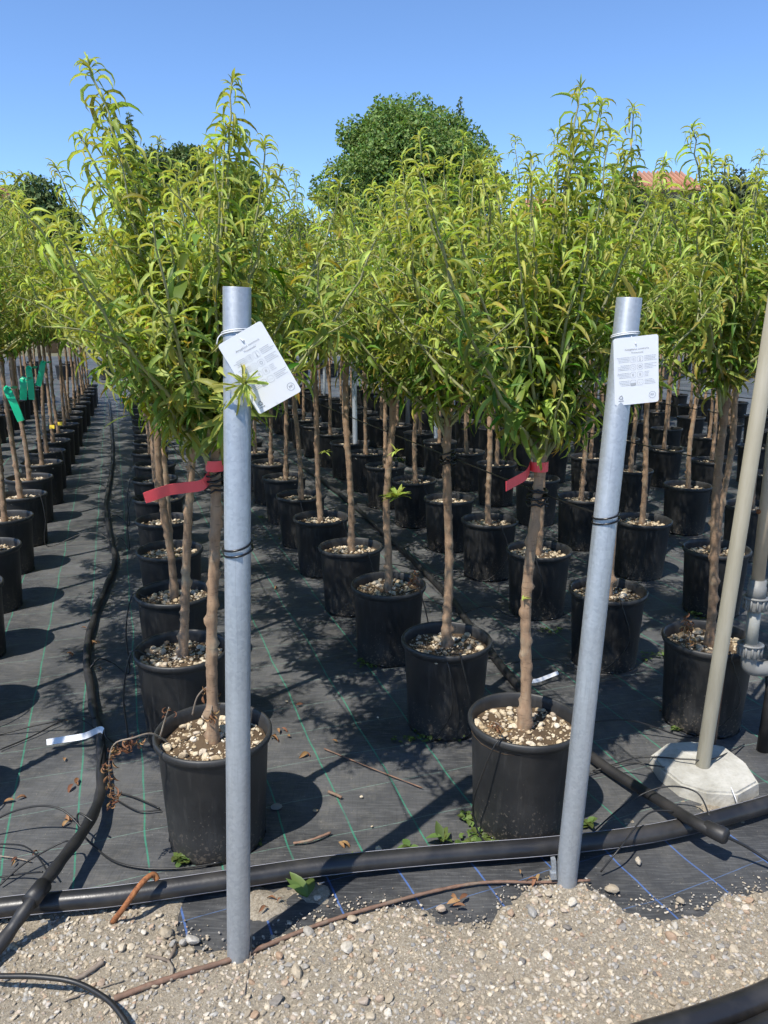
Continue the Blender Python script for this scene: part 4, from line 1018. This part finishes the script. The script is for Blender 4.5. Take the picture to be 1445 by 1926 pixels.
drip(root2, O2, [G(1110, 1455), G(1200, 1425, .03), G(1290, 1428, .062), G(1340, 1428, .062), G(1400, 1400)], .0026)
drip(root2, O2, [G(1100, 1580), G(1180, 1510, .05), G(1250, 1480, .09), G(1310, 1490, .08), G(1335, 1535, .05)], .0026)
drip(root2, O2, [G(1130, 1640), G(1170, 1590, .07), G(1220, 1530, .08), G(1270, 1526, .07)], .0026)
ribbon([G(985, 1283, .02), G(1010, 1280, .03), G(1030, 1273, .03), G(1050, 1265, .04)], .016, 'label_white', 'white marker strip on fabric beyond the right front pot', 'white marker strips', 'marker_strip', Vector((0, .4, 1)))
# pipes in the lower right corner and the cable in the lower left corner
for i, (pp, lab) in enumerate([([(1120, 1978), (1220, 1948), (1310, 1921), (1400, 1890), (1470, 1858), (1600, 1780)], 'upper of two thick black pipes crossing the lower right corner'),
                               ([(1260, 2010), (1350, 1975), (1430, 1942), (1500, 1905), (1620, 1830)], 'lower of two thick black pipes crossing the lower right corner')]):
    mb = MB(); mb.tube(spline([gp(*p, .03) for p in pp], 8), .029, 18); tag(mb.build('water_pipe', ['pipe_plastic']), lab, 'pipe', 'black pipes in the corner')
mb = MB(); mb.tube(spline([gp(-80, 1836, .04), gp(0, 1836, .05), gp(70, 1837, .055), gp(140, 1847, .05), gp(195, 1875, .045), gp(225, 1905, .04), gp(250, 1945, .03)], 8), .0062, 10)
tag(mb.build('cable', ['thin_tube']), 'thin black cable arching over gravel in the lower left corner', 'cable')

# ------------------------------------------------------------------ POLE WITH CONCRETE FOOT, RISER, STAKE
B = gp(1322, 1438, .045); root = empty('pole_stand', (B.x, B.y, 0)); tag(root, 'leaning weathered grey pole set in a pale concrete foot', 'pole')
foot_px = [(1226, 1418), (1256, 1396), (1300, 1393), (1362, 1402), (1402, 1432), (1427, 1470), (1388, 1492), (1330, 1489), (1282, 1474), (1244, 1444)]
top = [gp(px, py, .042) - Vector((B.x, B.y, 0)) for px, py in foot_px]; n = len(top)
bm = bmesh.new(); tv = [bm.verts.new(p) for p in top]; bv = [bm.verts.new((p.x * 1.04, p.y * 1.04, -.01)) for p in top]
bm.faces.new(tv); 
for i in range(n): bm.faces.new((tv[i], bv[i], bv[(i + 1) % n], tv[(i + 1) % n]))
bmesh.ops.recalc_face_normals(bm, faces=bm.faces)
bmesh.ops.bevel(bm, geom=[e for e in bm.edges if all(v in tv for v in e.verts)], offset=.007, segments=2, affect='EDGES')
me = bpy.data.meshes.new('foot'); bm.to_mesh(me); bm.free(); me.materials.append(MAT['concrete']); add('foot', me, root)
T = at(1440, 690, B.y + .03) ; dirp = (T - B); T2 = B + dirp * 1.35
mb = MB(); mb.tube([B - dirp * .03 - Vector((B.x, B.y, 0)), B - Vector((B.x, B.y, 0)), T2 - Vector((B.x, B.y, 0))], .0235, 20); mb.build('pole', ['weathered_pole'], root)
mb = MB(); mb.tube([p - Vector((B.x, B.y, 0)) for p in spline([gp(1375, 1480, .056), gp(1383, 1500, .04), gp(1387, 1512, .02)], 3)], .0016, 5); mb.build('tie', ['white_plastic'], root)
mb = MB(); a = at(1362, 1235, 2.48); b = at(1432, 700, 2.5); a.z -= .1; mb.tube([a + (a - b) * .35, b, b + (b - a) * .4], .010, 8)
tag(mb.build('stake', ['twig_bark']), 'thin brown stake standing right behind the leaning grey pole', 'stake')
RB = at(1409, 1240, 2.46); root = empty('pipe_riser', (RB.x, RB.y, 0)); tag(root, 'grey plastic riser pipe with ribbed couplings at the right edge', 'pipe')
ax = (at(1443, 950, 2.49) - at(1412, 1225, 2.46)).normalized()
def along(d): return Vector((0, 0, RB.z)) + ax * d
S = 2.75 / FPX
def coupling(z0, z1, r, name):
    mb = MB(); n = 24
    for k in range(12):
        a = 2 * math.pi * k / 12; x = ax.orthogonal().normalized(); y = ax.cross(x); o_ = (x * math.cos(a) + y * math.sin(a)) * (r + .001)
        mb.tube([along(z0 + .004) + o_, along(z1 - .004) + o_], .0042, 6)
    mb.tube([along(z0), along(z0 + .003), along(z1 - .003), along(z1)], [r * .93, r, r, r * .93], n)
    mb.tube([along(z1 - .006), along(z1)], [r + .006, r + .006], n); return mb.build(name, ['pvc_grey'], root)
coupling(.012, .058, .037, 'coupling'); coupling(.178, .225, .036, 'coupling')
mb = MB(); mb.tube([along(.05), along(.19)], .0215, 18); mb.build('clear_pipe', ['pvc_clear'], root)
mb = MB(); mb.tube([along(.22), along(.262), along(.264), along(.285)], [.030, .030, .0275, .0275], 18); mb.build('socket', ['pvc_grey'], root)
mb = MB(); mb.tube([along(.28), along(1.0)], .021, 18); mb.build('pipe', ['pvc_brown'], root)
mb = MB(); mb.tube(spline([along(.015), along(-.012), along(-.03) + Vector((.012, 0, 0)), along(-.035) + Vector((.05, 0, .0)), along(-.03) + Vector((.16, .01, .0))], 6), .026, 16); mb.build('elbow', ['pvc_grey'], root)
mb = MB(); q = Vector((.09, .01, RB.z - .03)); mb.tube([q, q + Vector((.01, 0, -.1)), Vector((.1, .02, -.02))], .022, 14); mb.build('lower_pipe', ['pipe_plastic'], root)
mb = MB(); z = .55; mb.tube([along(.52) - Vector((.028, 0, 0)), along(.52) + Vector((.03, 0, 0))], .008, 8); mb.build('clamp', ['rust'], root)

# distant posts and a sprinkler in the rows
for i, (row, y) in enumerate([(2, 8.4), (3, 7.2), (4, 7.6), (1, 9.0), (5, 9.5), (4, 12.3)]):
    b = Vector((row_x(row, y), y + .28, 0)); steel_post(b, b + Vector((rng.uniform(-.04, .04), 0, 1.5)), .024, 'slim distant steel post in row ' + ROWNAME[row] + (', farther one' if (row, i) == (4, 5) else ''))
Y = 9.0; tp = at(770, 378, Y); root = empty('sprinkler', (tp.x, Y, 0)); tag(root, 'tall grey sprinkler riser poking above the crowns before the big tree', 'sprinkler')
mb = MB(); mb.tube([(0, 0, 0), (0, 0, tp.z - .22)], .024, 12); mb.build('pipe', ['galvanised'], root)
mb = MB(); mb.lathe([(.024, tp.z - .22), (.045, tp.z - .2), (.048, tp.z - .1), (.03, tp.z - .09), (.028, tp.z - .02), (.0, tp.z - .01)], 14); mb.build('body', ['pvc_grey'], root)
mb = MB(); mb.tube([(-.1, 0, tp.z + .0), (0, 0, tp.z - .02), (.09, 0, tp.z + .03)], .011, 8); mb.tube([(0, 0, tp.z - .03), (.01, 0, tp.z + .07)], .012, 8); mb.build('arm', ['pvc_grey'], root)

# ------------------------------------------------------------------ SMALL THINGS ON THE GROUND
def stick(pts, r0, r1, mat, name, label, cat, group=None):
    mb = MB(); sp = spline(pts, 7); m = len(sp); mb.tube(sp, [r0 + (r1 - r0) * i / m + .0006 * math.sin(i * 2.1) for i in range(m)], 8)
    return tag(mb.build(name, [mat]), label, cat, group)
Gz = lambda px, py, dz=.006: Vector((lambda p: (p.x, p.y, max(gravel_h(p.x, p.y), -.012) + dz))(gp(px, py)))
stick([Gz(215, 1884, .008), Gz(280, 1860, .008), Gz(350, 1836, .008), Gz(420, 1808, .008), Gz(470, 1790, .01), Gz(530, 1768, .008), Gz(600, 1738, .01), Gz(700, 1707, .012), Gz(800, 1680, .012), Gz(880, 1664, .013), Gz(940, 1659, .013), Gz(1010, 1660, .013), Gz(1110, 1658, .016)], .0072, .0034, 'twig_bark', 'long_root', 'long brown root trailing across the gravel past both steel posts', 'root')
root = empty('rusty_peg', Gz(212, 1732, .0)); tag(root, 'rusty orange bent iron peg leaning over the thick black pipe', 'peg'); o_ = root.location
mb = MB(); sp = spline([Gz(212, 1735, .002) - o_, gp(235, 1705, .05) - o_, gp(258, 1672, .085) - o_, gp(276, 1652, .10) - o_, gp(290, 1645, .095) - o_, gp(296, 1655, .08) - o_], 5); mb.tube(sp, [.0075] * len(sp), 8); mb.build('rod', ['rust'], root)
for i, (a, b, c, lab) in enumerate([((275, 1802), (305, 1808), (316, 1812), 'left arm'), ((316, 1812), (326, 1795), (331, 1775), 'upper arm'), ((316, 1810), (325, 1828), (323, 1850), 'lower arm')]):
    if i == 0: tw = empty('forked_twig', Gz(316, 1812)); tag(tw, 'small dark forked twig lying on the gravel left of post', 'twig')
    mb = MB(); mb.tube([Gz(*q, .008) - tw.location for q in (a, b, c)], [.0035, .0045, .0042], 7); mb.build('branch', ['grey_twig'], tw)
stick([Gz(124, 1853, .007), Gz(160, 1838, .008), Gz(195, 1815, .009)], .0050, .0065, 'grey_twig', 'stick', 'short thick brown stick on gravel behind the black cable', 'stick')
stick([Gz(120, 1885, .005), Gz(170, 1868, .006), Gz(235, 1845, .005)], .0022, .0016, 'grey_twig', 'stick', 'thin pale stick on gravel crossing behind the black cable', 'stick')
stick([Gz(475, 1768, .03), Gz(470, 1810, .012), Gz(460, 1875, .006)], .0014, .0012, 'grey_twig', 'stick', 'thin upright straw leaning at the foot of the left steel post', 'stick')
stick([gp(610, 1408, .005), gp(700, 1445, .007), gp(795, 1482, .005)], .0026, .0020, 'twig_bark', 'stick', 'long thin brown stick on fabric in the gap between the front pots', 'stick')
stick([gp(618, 1489, .006), gp(631, 1494, .007), gp(643, 1500, .006)], .0050, .0046, 'twig_bark', 'stick', 'short stubby brown stick on the fabric in the shade gap', 'stick')
stick([gp(552, 1586, .005), gp(585, 1580, .010), gp(622, 1566, .008)], .0035, .0042, 'twig_bark', 'stick', 'brown splintered stick beside the shadow of the left front pot', 'stick')
stick([gp(0, 1610, .004), gp(30, 1614, .006), gp(58, 1620, .006)], .0018, .0018, 'grey_twig', 'stick', 'pale straw stub at the left edge above the thick pipe', 'stick')
for i, (px, py, rr) in enumerate([(594, 1526, 6), (680, 1500, 4), (712, 1598, 6), (540, 1320, 3), (128, 1358, 4), (711, 1350, 3), (1085, 1480, 4), (700, 1555, 3)]):
    p = gp(px, py); s = rr * 2.4 / FPX; o = add('pebble', STONE_P[i % 7], None, (p.x, p.y, s * .4), (0, 0, i), (s,) * 3); tag(o, 'tiny pale pebble lying alone on the black fabric', 'pebble', 'pebbles on the fabric')
p = gp(520, 1517, .002); mb = MB(); mb.lathe([(0, .0005), (.016, .0012), (.018, .0)], 18); o = tag(mb.build('ground_staple', ['pvc_grey']), 'pale round fabric pin head in the shade beside left front pot', 'fabric pin'); o.location = p
def fallen(n, seed):
    r = random.Random(seed); spots = [(170, 1190), (150, 1183), (128, 1232), (165, 1210), (180, 1210), (115, 1360), (155, 1385), (130, 1545), (375, 1600), (30, 1620), (510, 1390), (525, 1375), (545, 1390), (205, 1115), (190, 1255), (120, 1435), (140, 1475), (25, 1508), (60, 1605), (580, 1422), (520, 1105), (640, 1590), (890, 1250), (855, 1140), (1245, 1340), (1120, 1330), (1210, 1480), (1010, 1652), (985, 1650), (860, 1700), (875, 1705), (1055, 1645), (500, 1710), (520, 1700), (640, 1400), (560, 1330)]
    for i, (px, py) in enumerate(spots):
        p = gp(px, py); lv = Leaves(); m = r.randint(1, 3)
        for q in range(m):
            a = r.uniform(0, 6.28); d = Vector((math.cos(a), math.sin(a), .25)).normalized(); n_ = (Vector((0, 0, 1)) - d * d.z).normalized(); L = r.uniform(.02, .045)
            lv.add(Vector((r.uniform(-.01, .01), r.uniform(-.01, .01), .004)), d, n_, L, L * .22, R(r.uniform(20, 60)), R(r.uniform(30, 120)), r.uniform(-1.5, 1.5), r.random(), r.random(), .4)
        V_, F_, C_ = leaves_geo(lv.arr()); o = add('dry_leaf', big_mesh('dry_leaf', V_, [F_], ['dry_leaf'], attr=C_), None, (p.x, p.y, .003)); w = 'in front of the thick pipe' if py > 1638 else 'beside the aisle hose' if px < 230 else 'in the gap right of the left front pot' if px < 700 and py > 1200 else 'beside the left front pot foot' if px < 400 else 'in the rows right of the middle'
        tag(o, 'small curled brown dead leaf ' + w, 'dead leaf', 'dead leaves ' + w)
fallen(30, 3)
# green weeds
def weed(px, py, n, L, seed, label, W=.28, up=.4, spread=.0):
    r = random.Random(seed); p = gp(px, py); root = empty('weed', (p.x, p.y, 0)); tag(root, label, 'weed', 'green weeds')
    lv = Leaves()
    for i in range(n):
        a = r.uniform(0, 6.28); q = spread * math.sqrt(r.random()); d = Vector((math.cos(a), math.sin(a), r.uniform(up - .5, up + .7))).normalized(); n_ = (Vector((0, 0, 1)) - d * d.z)
        n_ = n_.normalized() if n_.length > .01 else Vector((1, 0, 0)); l = L * r.uniform(.5, 1.1)
        lv.add(Vector((q * math.cos(a * 3.7), q * math.sin(a * 3.7) * .6, r.uniform(.002, L * .5))), d, n_, l, l * W, R(r.uniform(5, 30)), R(r.uniform(0, 60)), r.uniform(-.4, .4), r.uniform(.1, .9), r.random(), 0)
    V_, F_, C_ = leaves_geo(lv.arr()); add('leaves', big_mesh('leaves', V_, [F_], ['weed_leaf'], attr=C_), root)
weed(830, 1588, 9, .055, 1, 'leafy green weed behind the thick pipe, tallest of three')
weed(770, 1602, 9, .038, 2, 'small bright green weed left of the tallest one behind pipe')
weed(662, 1618, 6, .024, 3, 'tiny green seedling behind the thick pipe, leftmost of three')
weed(905, 1585, 96, 0.022, 4, 'low mat of yellow green weed at the right front pot', .42, .2, .07)
weed(883, 1540, 41, 0.022, 5, 'small mat of weed climbing left side of right front pot', .42, .2, .035)
weed(345, 1620, 48, 0.025, 6, 'clump of pale green weed at foot of left front pot', .42, .5, .018)
weed(482, 1590, 14, .014, 7, 'tiny weed tuft right of the left post at the pot foot', .42, .3, .02)
weed(578, 1690, 4, .075, 8, 'single drooping green leafed weed standing in front of thick pipe', .22, 1.0)
weed(1105, 1553, 10, .035, 9, 'green weed in shade right of the right steel post', .35)
weed(850, 1388, 12, .024, 10, 'green weed at the front of the second pot from right post', .4, .3, .05)
weed(800, 1385, 48, 0.020, 11, 'low weed mat under the second pot from right post', .4, .2, .07)
weed(700, 1248, 54, 0.022, 12, 'low weed mat under the third pot from right post', .4, .2, .09)
weed(1000, 1150, 30, .018, 13, 'weeds around the pot between the two right trunks', .35, .3, .12)
weed(1150, 1245, 24, .022, 14, 'weeds at foot of the pot right of the right steel post', .35, .4, .12)
weed(1270, 1375, 16, .022, 15, 'green weed sprouting left of the pot behind the leaning pole', .35, .5, .02)
weed(1320, 1160, 40, .03, 16, 'yellow green weed clump behind the pot by the leaning pole', .38, .4, .08)
weed(520, 1015, 44, .035, 17, 'grassy weeds on the fabric right of the left steel post', .12, .5, .16)
weed(505, 975, 30, .022, 18, 'low yellow green weed beside pots right of left post', .4, .3, .08)
weed(760, 870, 40, .07, 19, 'tall bushy weed growing between pots in the middle distance', .2, .7, .12)
weed(1095, 1015, 30, .03, 20, 'dark weeds in shade beside the right steel post', .2, .4, .12)
weed(930, 1600, 40, .022, 22, 'low weed mat before the right front pot, nearest the thick pipe', .4, .25, .06)
weed(760, 1392, 22, .02, 23, 'weed mat at left foot of the second pot from right post', .4, .25, .04)
weed(1230, 1235, 26, .024, 24, 'green weeds on fabric left of the leaning pole pot', .35, .4, .08)
weed(1040, 1190, 22, .022, 25, 'green weeds just left of the right steel post', .35, .4, .07)
weed(1190, 1130, 30, .03, 21, 'grassy weeds beside the pot right of right steel post', .15, .5, .12)

# ------------------------------------------------------------------ BACKGROUND
def crown_cloud(name, clumps, per, size, mat, seed, flat=.75, W=.34):
    g = np.random.default_rng(seed); rows = []
    for (c, rad) in clumps:
        c = np.array(c); n = int(per * (rad ** 2))
        v = g.normal(size=(n, 3)); v /= np.linalg.norm(v, axis=1)[:, None]
        rr = rad * (1 - .55 * g.random(n) ** 2.2) * (1 + .18 * np.sin(v[:, 0] * 7 + c[0] * 3) * np.sin(v[:, 2] * 6 + c[1]))
        P = c + v * rr[:, None] * np.array([1, 1, flat])
        d = v + g.normal(size=(n, 3)) * .7 + np.array([0, 0, -.25]); d /= np.linalg.norm(d, axis=1)[:, None]
        up = g.normal(size=(n, 3)) * .6 + v + np.array([0, 0, .6]); nn = up - d * (up * d).sum(1)[:, None]; nn /= np.linalg.norm(nn, axis=1)[:, None]
        L = size * g.uniform(.6, 1.3, n)
        A = np.concatenate([P, d, nn, L[:, None], (L * W * g.uniform(.7, 1.3, n))[:, None], g.uniform(.1, .6, (n, 1)), g.uniform(0, 1, (n, 1)), g.uniform(-.5, .5, (n, 1)), np.clip(g.normal(.45, .3, (n, 1)), 0, 1), g.random((n, 1)), np.zeros((n, 1))], 1)
        rows.append(A)
    A = np.concatenate(rows)
    # cheap two-quad leaves
    side = np.cross(A[:, 3:6], A[:, 6:9]); b = A[:, 0:3]; L = A[:, 9:10]; Wd = A[:, 10:11]; d = A[:, 3:6]; n = A[:, 6:9]
    V = np.stack([b, b + d * L * .5 + side * Wd - n * L * .05, b + d * L - n * L * .25, b + d * L * .5 - side * Wd - n * L * .05], 1).reshape(-1, 3)
    F = np.arange(len(A) * 4).reshape(-1, 4); C = np.zeros((len(A), 4, 4)); C[..., 3] = 1; C[..., 0] = A[:, 14:15]; C[..., 1] = A[:, 15:16]
    return big_mesh(name, V, [F], [mat], attr=C.reshape(-1, 4), smooth=False)
def bg_tree(name, label, cat, px0, px1, pytop, pybot, Y, n, rad, mat, seed, size, per, shape='round', flat=.8, trunk_r=.3, group=None):
    r = random.Random(seed); a = at(px0, pybot, Y); b = at(px1, pytop, Y); cx = (a.x + b.x) / 2; hw = (b.x - a.x) / 2; zt = b.z; zb = a.z; hz = (zt - zb) / 2; cz = (zt + zb) / 2
    root = empty(name, (cx, Y, -.1)); tag(root, label, cat, group); cl = []
    for i in range(n):
        for _ in range(50):
            u, v, w = r.uniform(-1, 1), r.uniform(-1, 1), r.uniform(-1, 1); q = math.sqrt(u * u + v * v + w * w)
            if .35 < q < 1: break
        k = rad * r.uniform(.65, 1.25); sx = hw - k * .8; sz = max(hz - k * .7, .1)
        if shape == 'dome': w = abs(w) * 1.6 - .6
        cl.append(((u * sx, v * sx, cz + .1 + w * sz), k))
    c = add('crown', crown_cloud('crown', cl, per, size, mat, seed, flat), root)
    mb = MB(); mb.tube([(0, 0, 0), (.1, 0, zb * .6), (0, 0, cz)], [trunk_r, trunk_r * .8, trunk_r * .4], 10)
    for i in range(7):
        p = cl[r.randrange(len(cl))][0]; mb.tube([(0, 0, zb * .7 + r.uniform(0, hz)), (p[0] * .5, p[1] * .5, p[2] * .6 + zb * .3), p], [trunk_r * .4, trunk_r * .25, .04], 6)
    mb.build('trunk', ['bark'], root)
    return root
bg_tree('broadleaf_tree', 'big round broad leaved tree rising behind the rows in the centre', 'tree', 590, 968, 176, 520, 46, 165, 1.0, 'far_leaf', 1, .20, 640, flat=.8, trunk_r=.4)
bg_tree('pine_tree', 'round topped umbrella pine behind the left crowns', 'tree', 285, 420, 262, 420, 58, 34, 1.3, 'pine_leaf', 2, .30, 300, 'dome', .6)
bg_tree('broadleaf_tree', 'dark broad leaved tree right beside the umbrella pine', 'tree', 390, 492, 285, 470, 52, 34, 1.0, 'far_leaf', 3, .28, 330)
bg_tree('broadleaf_tree', 'dark low bushy tree at the far left behind the crowns', 'tree', 5, 145, 325, 520, 40, 50, .8, 'pine_leaf', 4, .22, 420)
bg_tree('shrub_tree', 'reddish dark shrub top between cypress and umbrella pine', 'tree', 255, 330, 262, 430, 44, 26, .7, 'pine_leaf', 5, .2, 420)
bg_tree('olive_tree', 'feathery grey green tree at the right behind the crowns', 'tree', 1285, 1450, 305, 500, 48, 50, 1.0, 'olive_leaf', 6, .24, 230)
bg_tree('broadleaf_tree', 'dark tree in front of the red roofed house', 'tree', 1130, 1215, 318, 470, 44, 26, .8, 'pine_leaf', 7, .2, 400)
bg_tree('olive_tree', 'grey green bush below the red roof', 'tree', 1190, 1330, 352, 500, 42, 40, .8, 'olive_leaf', 8, .2, 300)
bg_tree('broadleaf_tree', 'low green bush left of the big round tree', 'tree', 520, 610, 388, 520, 50, 26, .8, 'olive_leaf', 9, .22, 300)
bg_tree('broadleaf_tree', 'low green bush right of the big round tree', 'tree', 915, 1010, 385, 520, 54, 26, .9, 'far_leaf', 10, .24, 300)
def cypress(px, top, Y, w, label, seed):
    b = at(px, top, Y); root = empty('cypress_tree', (b.x, Y, -.1)); tag(root, label, 'tree', 'cypress trees'); cl = []
    r = random.Random(seed); n = 26
    for i in range(n):
        f = i / n; k = w * (.25 + .85 * min(1, (1 - f) * 2.2)) * r.uniform(.8, 1.1); cl.append(((r.uniform(-.15, .15) * w, r.uniform(-.15, .15) * w, b.z * (.25 + .75 * f)), k))
    add('crown', crown_cloud('crown', cl, 700 / max(.3, w), .26, 'pine_leaf', seed, 1.7, .25), root)
    mb = MB(); mb.tube([(0, 0, 0), (0, 0, b.z * .8)], [.2, .05], 8); mb.build('trunk', ['bark'], root)
cypress(241, 203, 60, .5, 'slim dark cypress at the left behind the tall front shoot', 21)
cypress(866, 172, 75, .6, 'cypress tip showing above the big round tree', 22)
far = empty('x'); bpy.data.objects.remove(far)
cl = [((x, 70 + rng.uniform(-4, 4), rng.uniform(.5, 2.2)), rng.uniform(1.6, 2.6)) for x in np.arange(-48, 48, 1.7)]
o = add('far_hedge', crown_cloud('far_hedge', cl, 60, .45, 'pine_leaf', 77)); o['kind'] = 'stuff'; tag(o, 'dark far hedge line closing the field behind the rows', 'hedge')

def house(name, label, px0, px1, pyridge, pyeave, Y, depth, seed, windows=2):
    a = at(px0, pyeave, Y); b = at(px1, pyeave, Y); rz = at(px0, pyridge, Y + depth / 2).z; w = b.x - a.x; cx = (a.x + b.x) / 2; ez = a.z
    root = empty(name, (cx, Y + depth / 2, -.1)); tag(root, label, 'house', None)
    mb = MB(); hw = w / 2 - .4; hd = depth / 2 - .4
    mb.box((0, 0, ez / 2), (2 * hw, 2 * hd, ez)); mb.build('wall', ['house_wall'], root, False)
    mb = MB(); D2 = depth / 2
    vs = [(-w / 2, -D2, ez), (w / 2, -D2, ez), (w / 2, D2, ez), (-w / 2, D2, ez), (-w / 2 + w * .16, 0, rz), (w / 2 - w * .16, 0, rz)]
    mb.addv(vs + [(x, y, z - .15) for x, y, z in vs[:4]], [(0, 1, 5, 4), (2, 3, 4, 5), (1, 2, 5), (3, 0, 4), (0, 6, 7, 1), (1, 7, 8, 2), (2, 8, 9, 3), (3, 9, 6, 0), (9, 8, 7, 6)])
    roof = mb.build('roof', ['roof_tile'], root, False)
    # courses of barrel tiles on the slope we see
    n = int(w / .34); L = math.hypot(D2, rz - ez); 
    tm = MB(); tm.tube([(0, 0, 0), (0, .5, .5 * (rz - ez) / D2), (0, 1, (rz - ez) / D2)], .09, 6); tme = tm.mesh('tile_course', ['roof_tile'])
    for i in range(n):
        x = -w / 2 + .17 + (w - .34) * i / max(1, n - 1); e = min(x + w / 2, w / 2 - x) / (w * .16); f = min(1, e)
        add('tile_course', tme, roof, (x, -D2, ez + .03), None, (1, D2 * f, D2 * f))
    for i in range(windows):
        x = -hw + 2 * hw * (i + .5) / windows; m2 = MB(); m2.box((x, -hd - .02, ez - 1.3), (.9, .08, 1.3)); wdw = m2.build('window', ['window_dark'], root, False)
        m3 = MB(); m3.box((x - .7, -hd - .05, ez - 1.3), (.45, .06, 1.35)); m3.box((x + .7, -hd - .05, ez - 1.3), (.45, .06, 1.35)); m3.build('shutter', ['shutter'], wdw, False)
house('house', 'house with pale red tiled roof at the upper right', 1195, 1330, 326, 350, 62, 7, 1)
house('house', 'low red tiled roof showing between crowns right of centre', 985, 1075, 374, 398, 66, 7, 2, 1)
house('house', 'edge of a tiled roof at the far left', -60, 14, 352, 372, 58, 6, 3, 1)
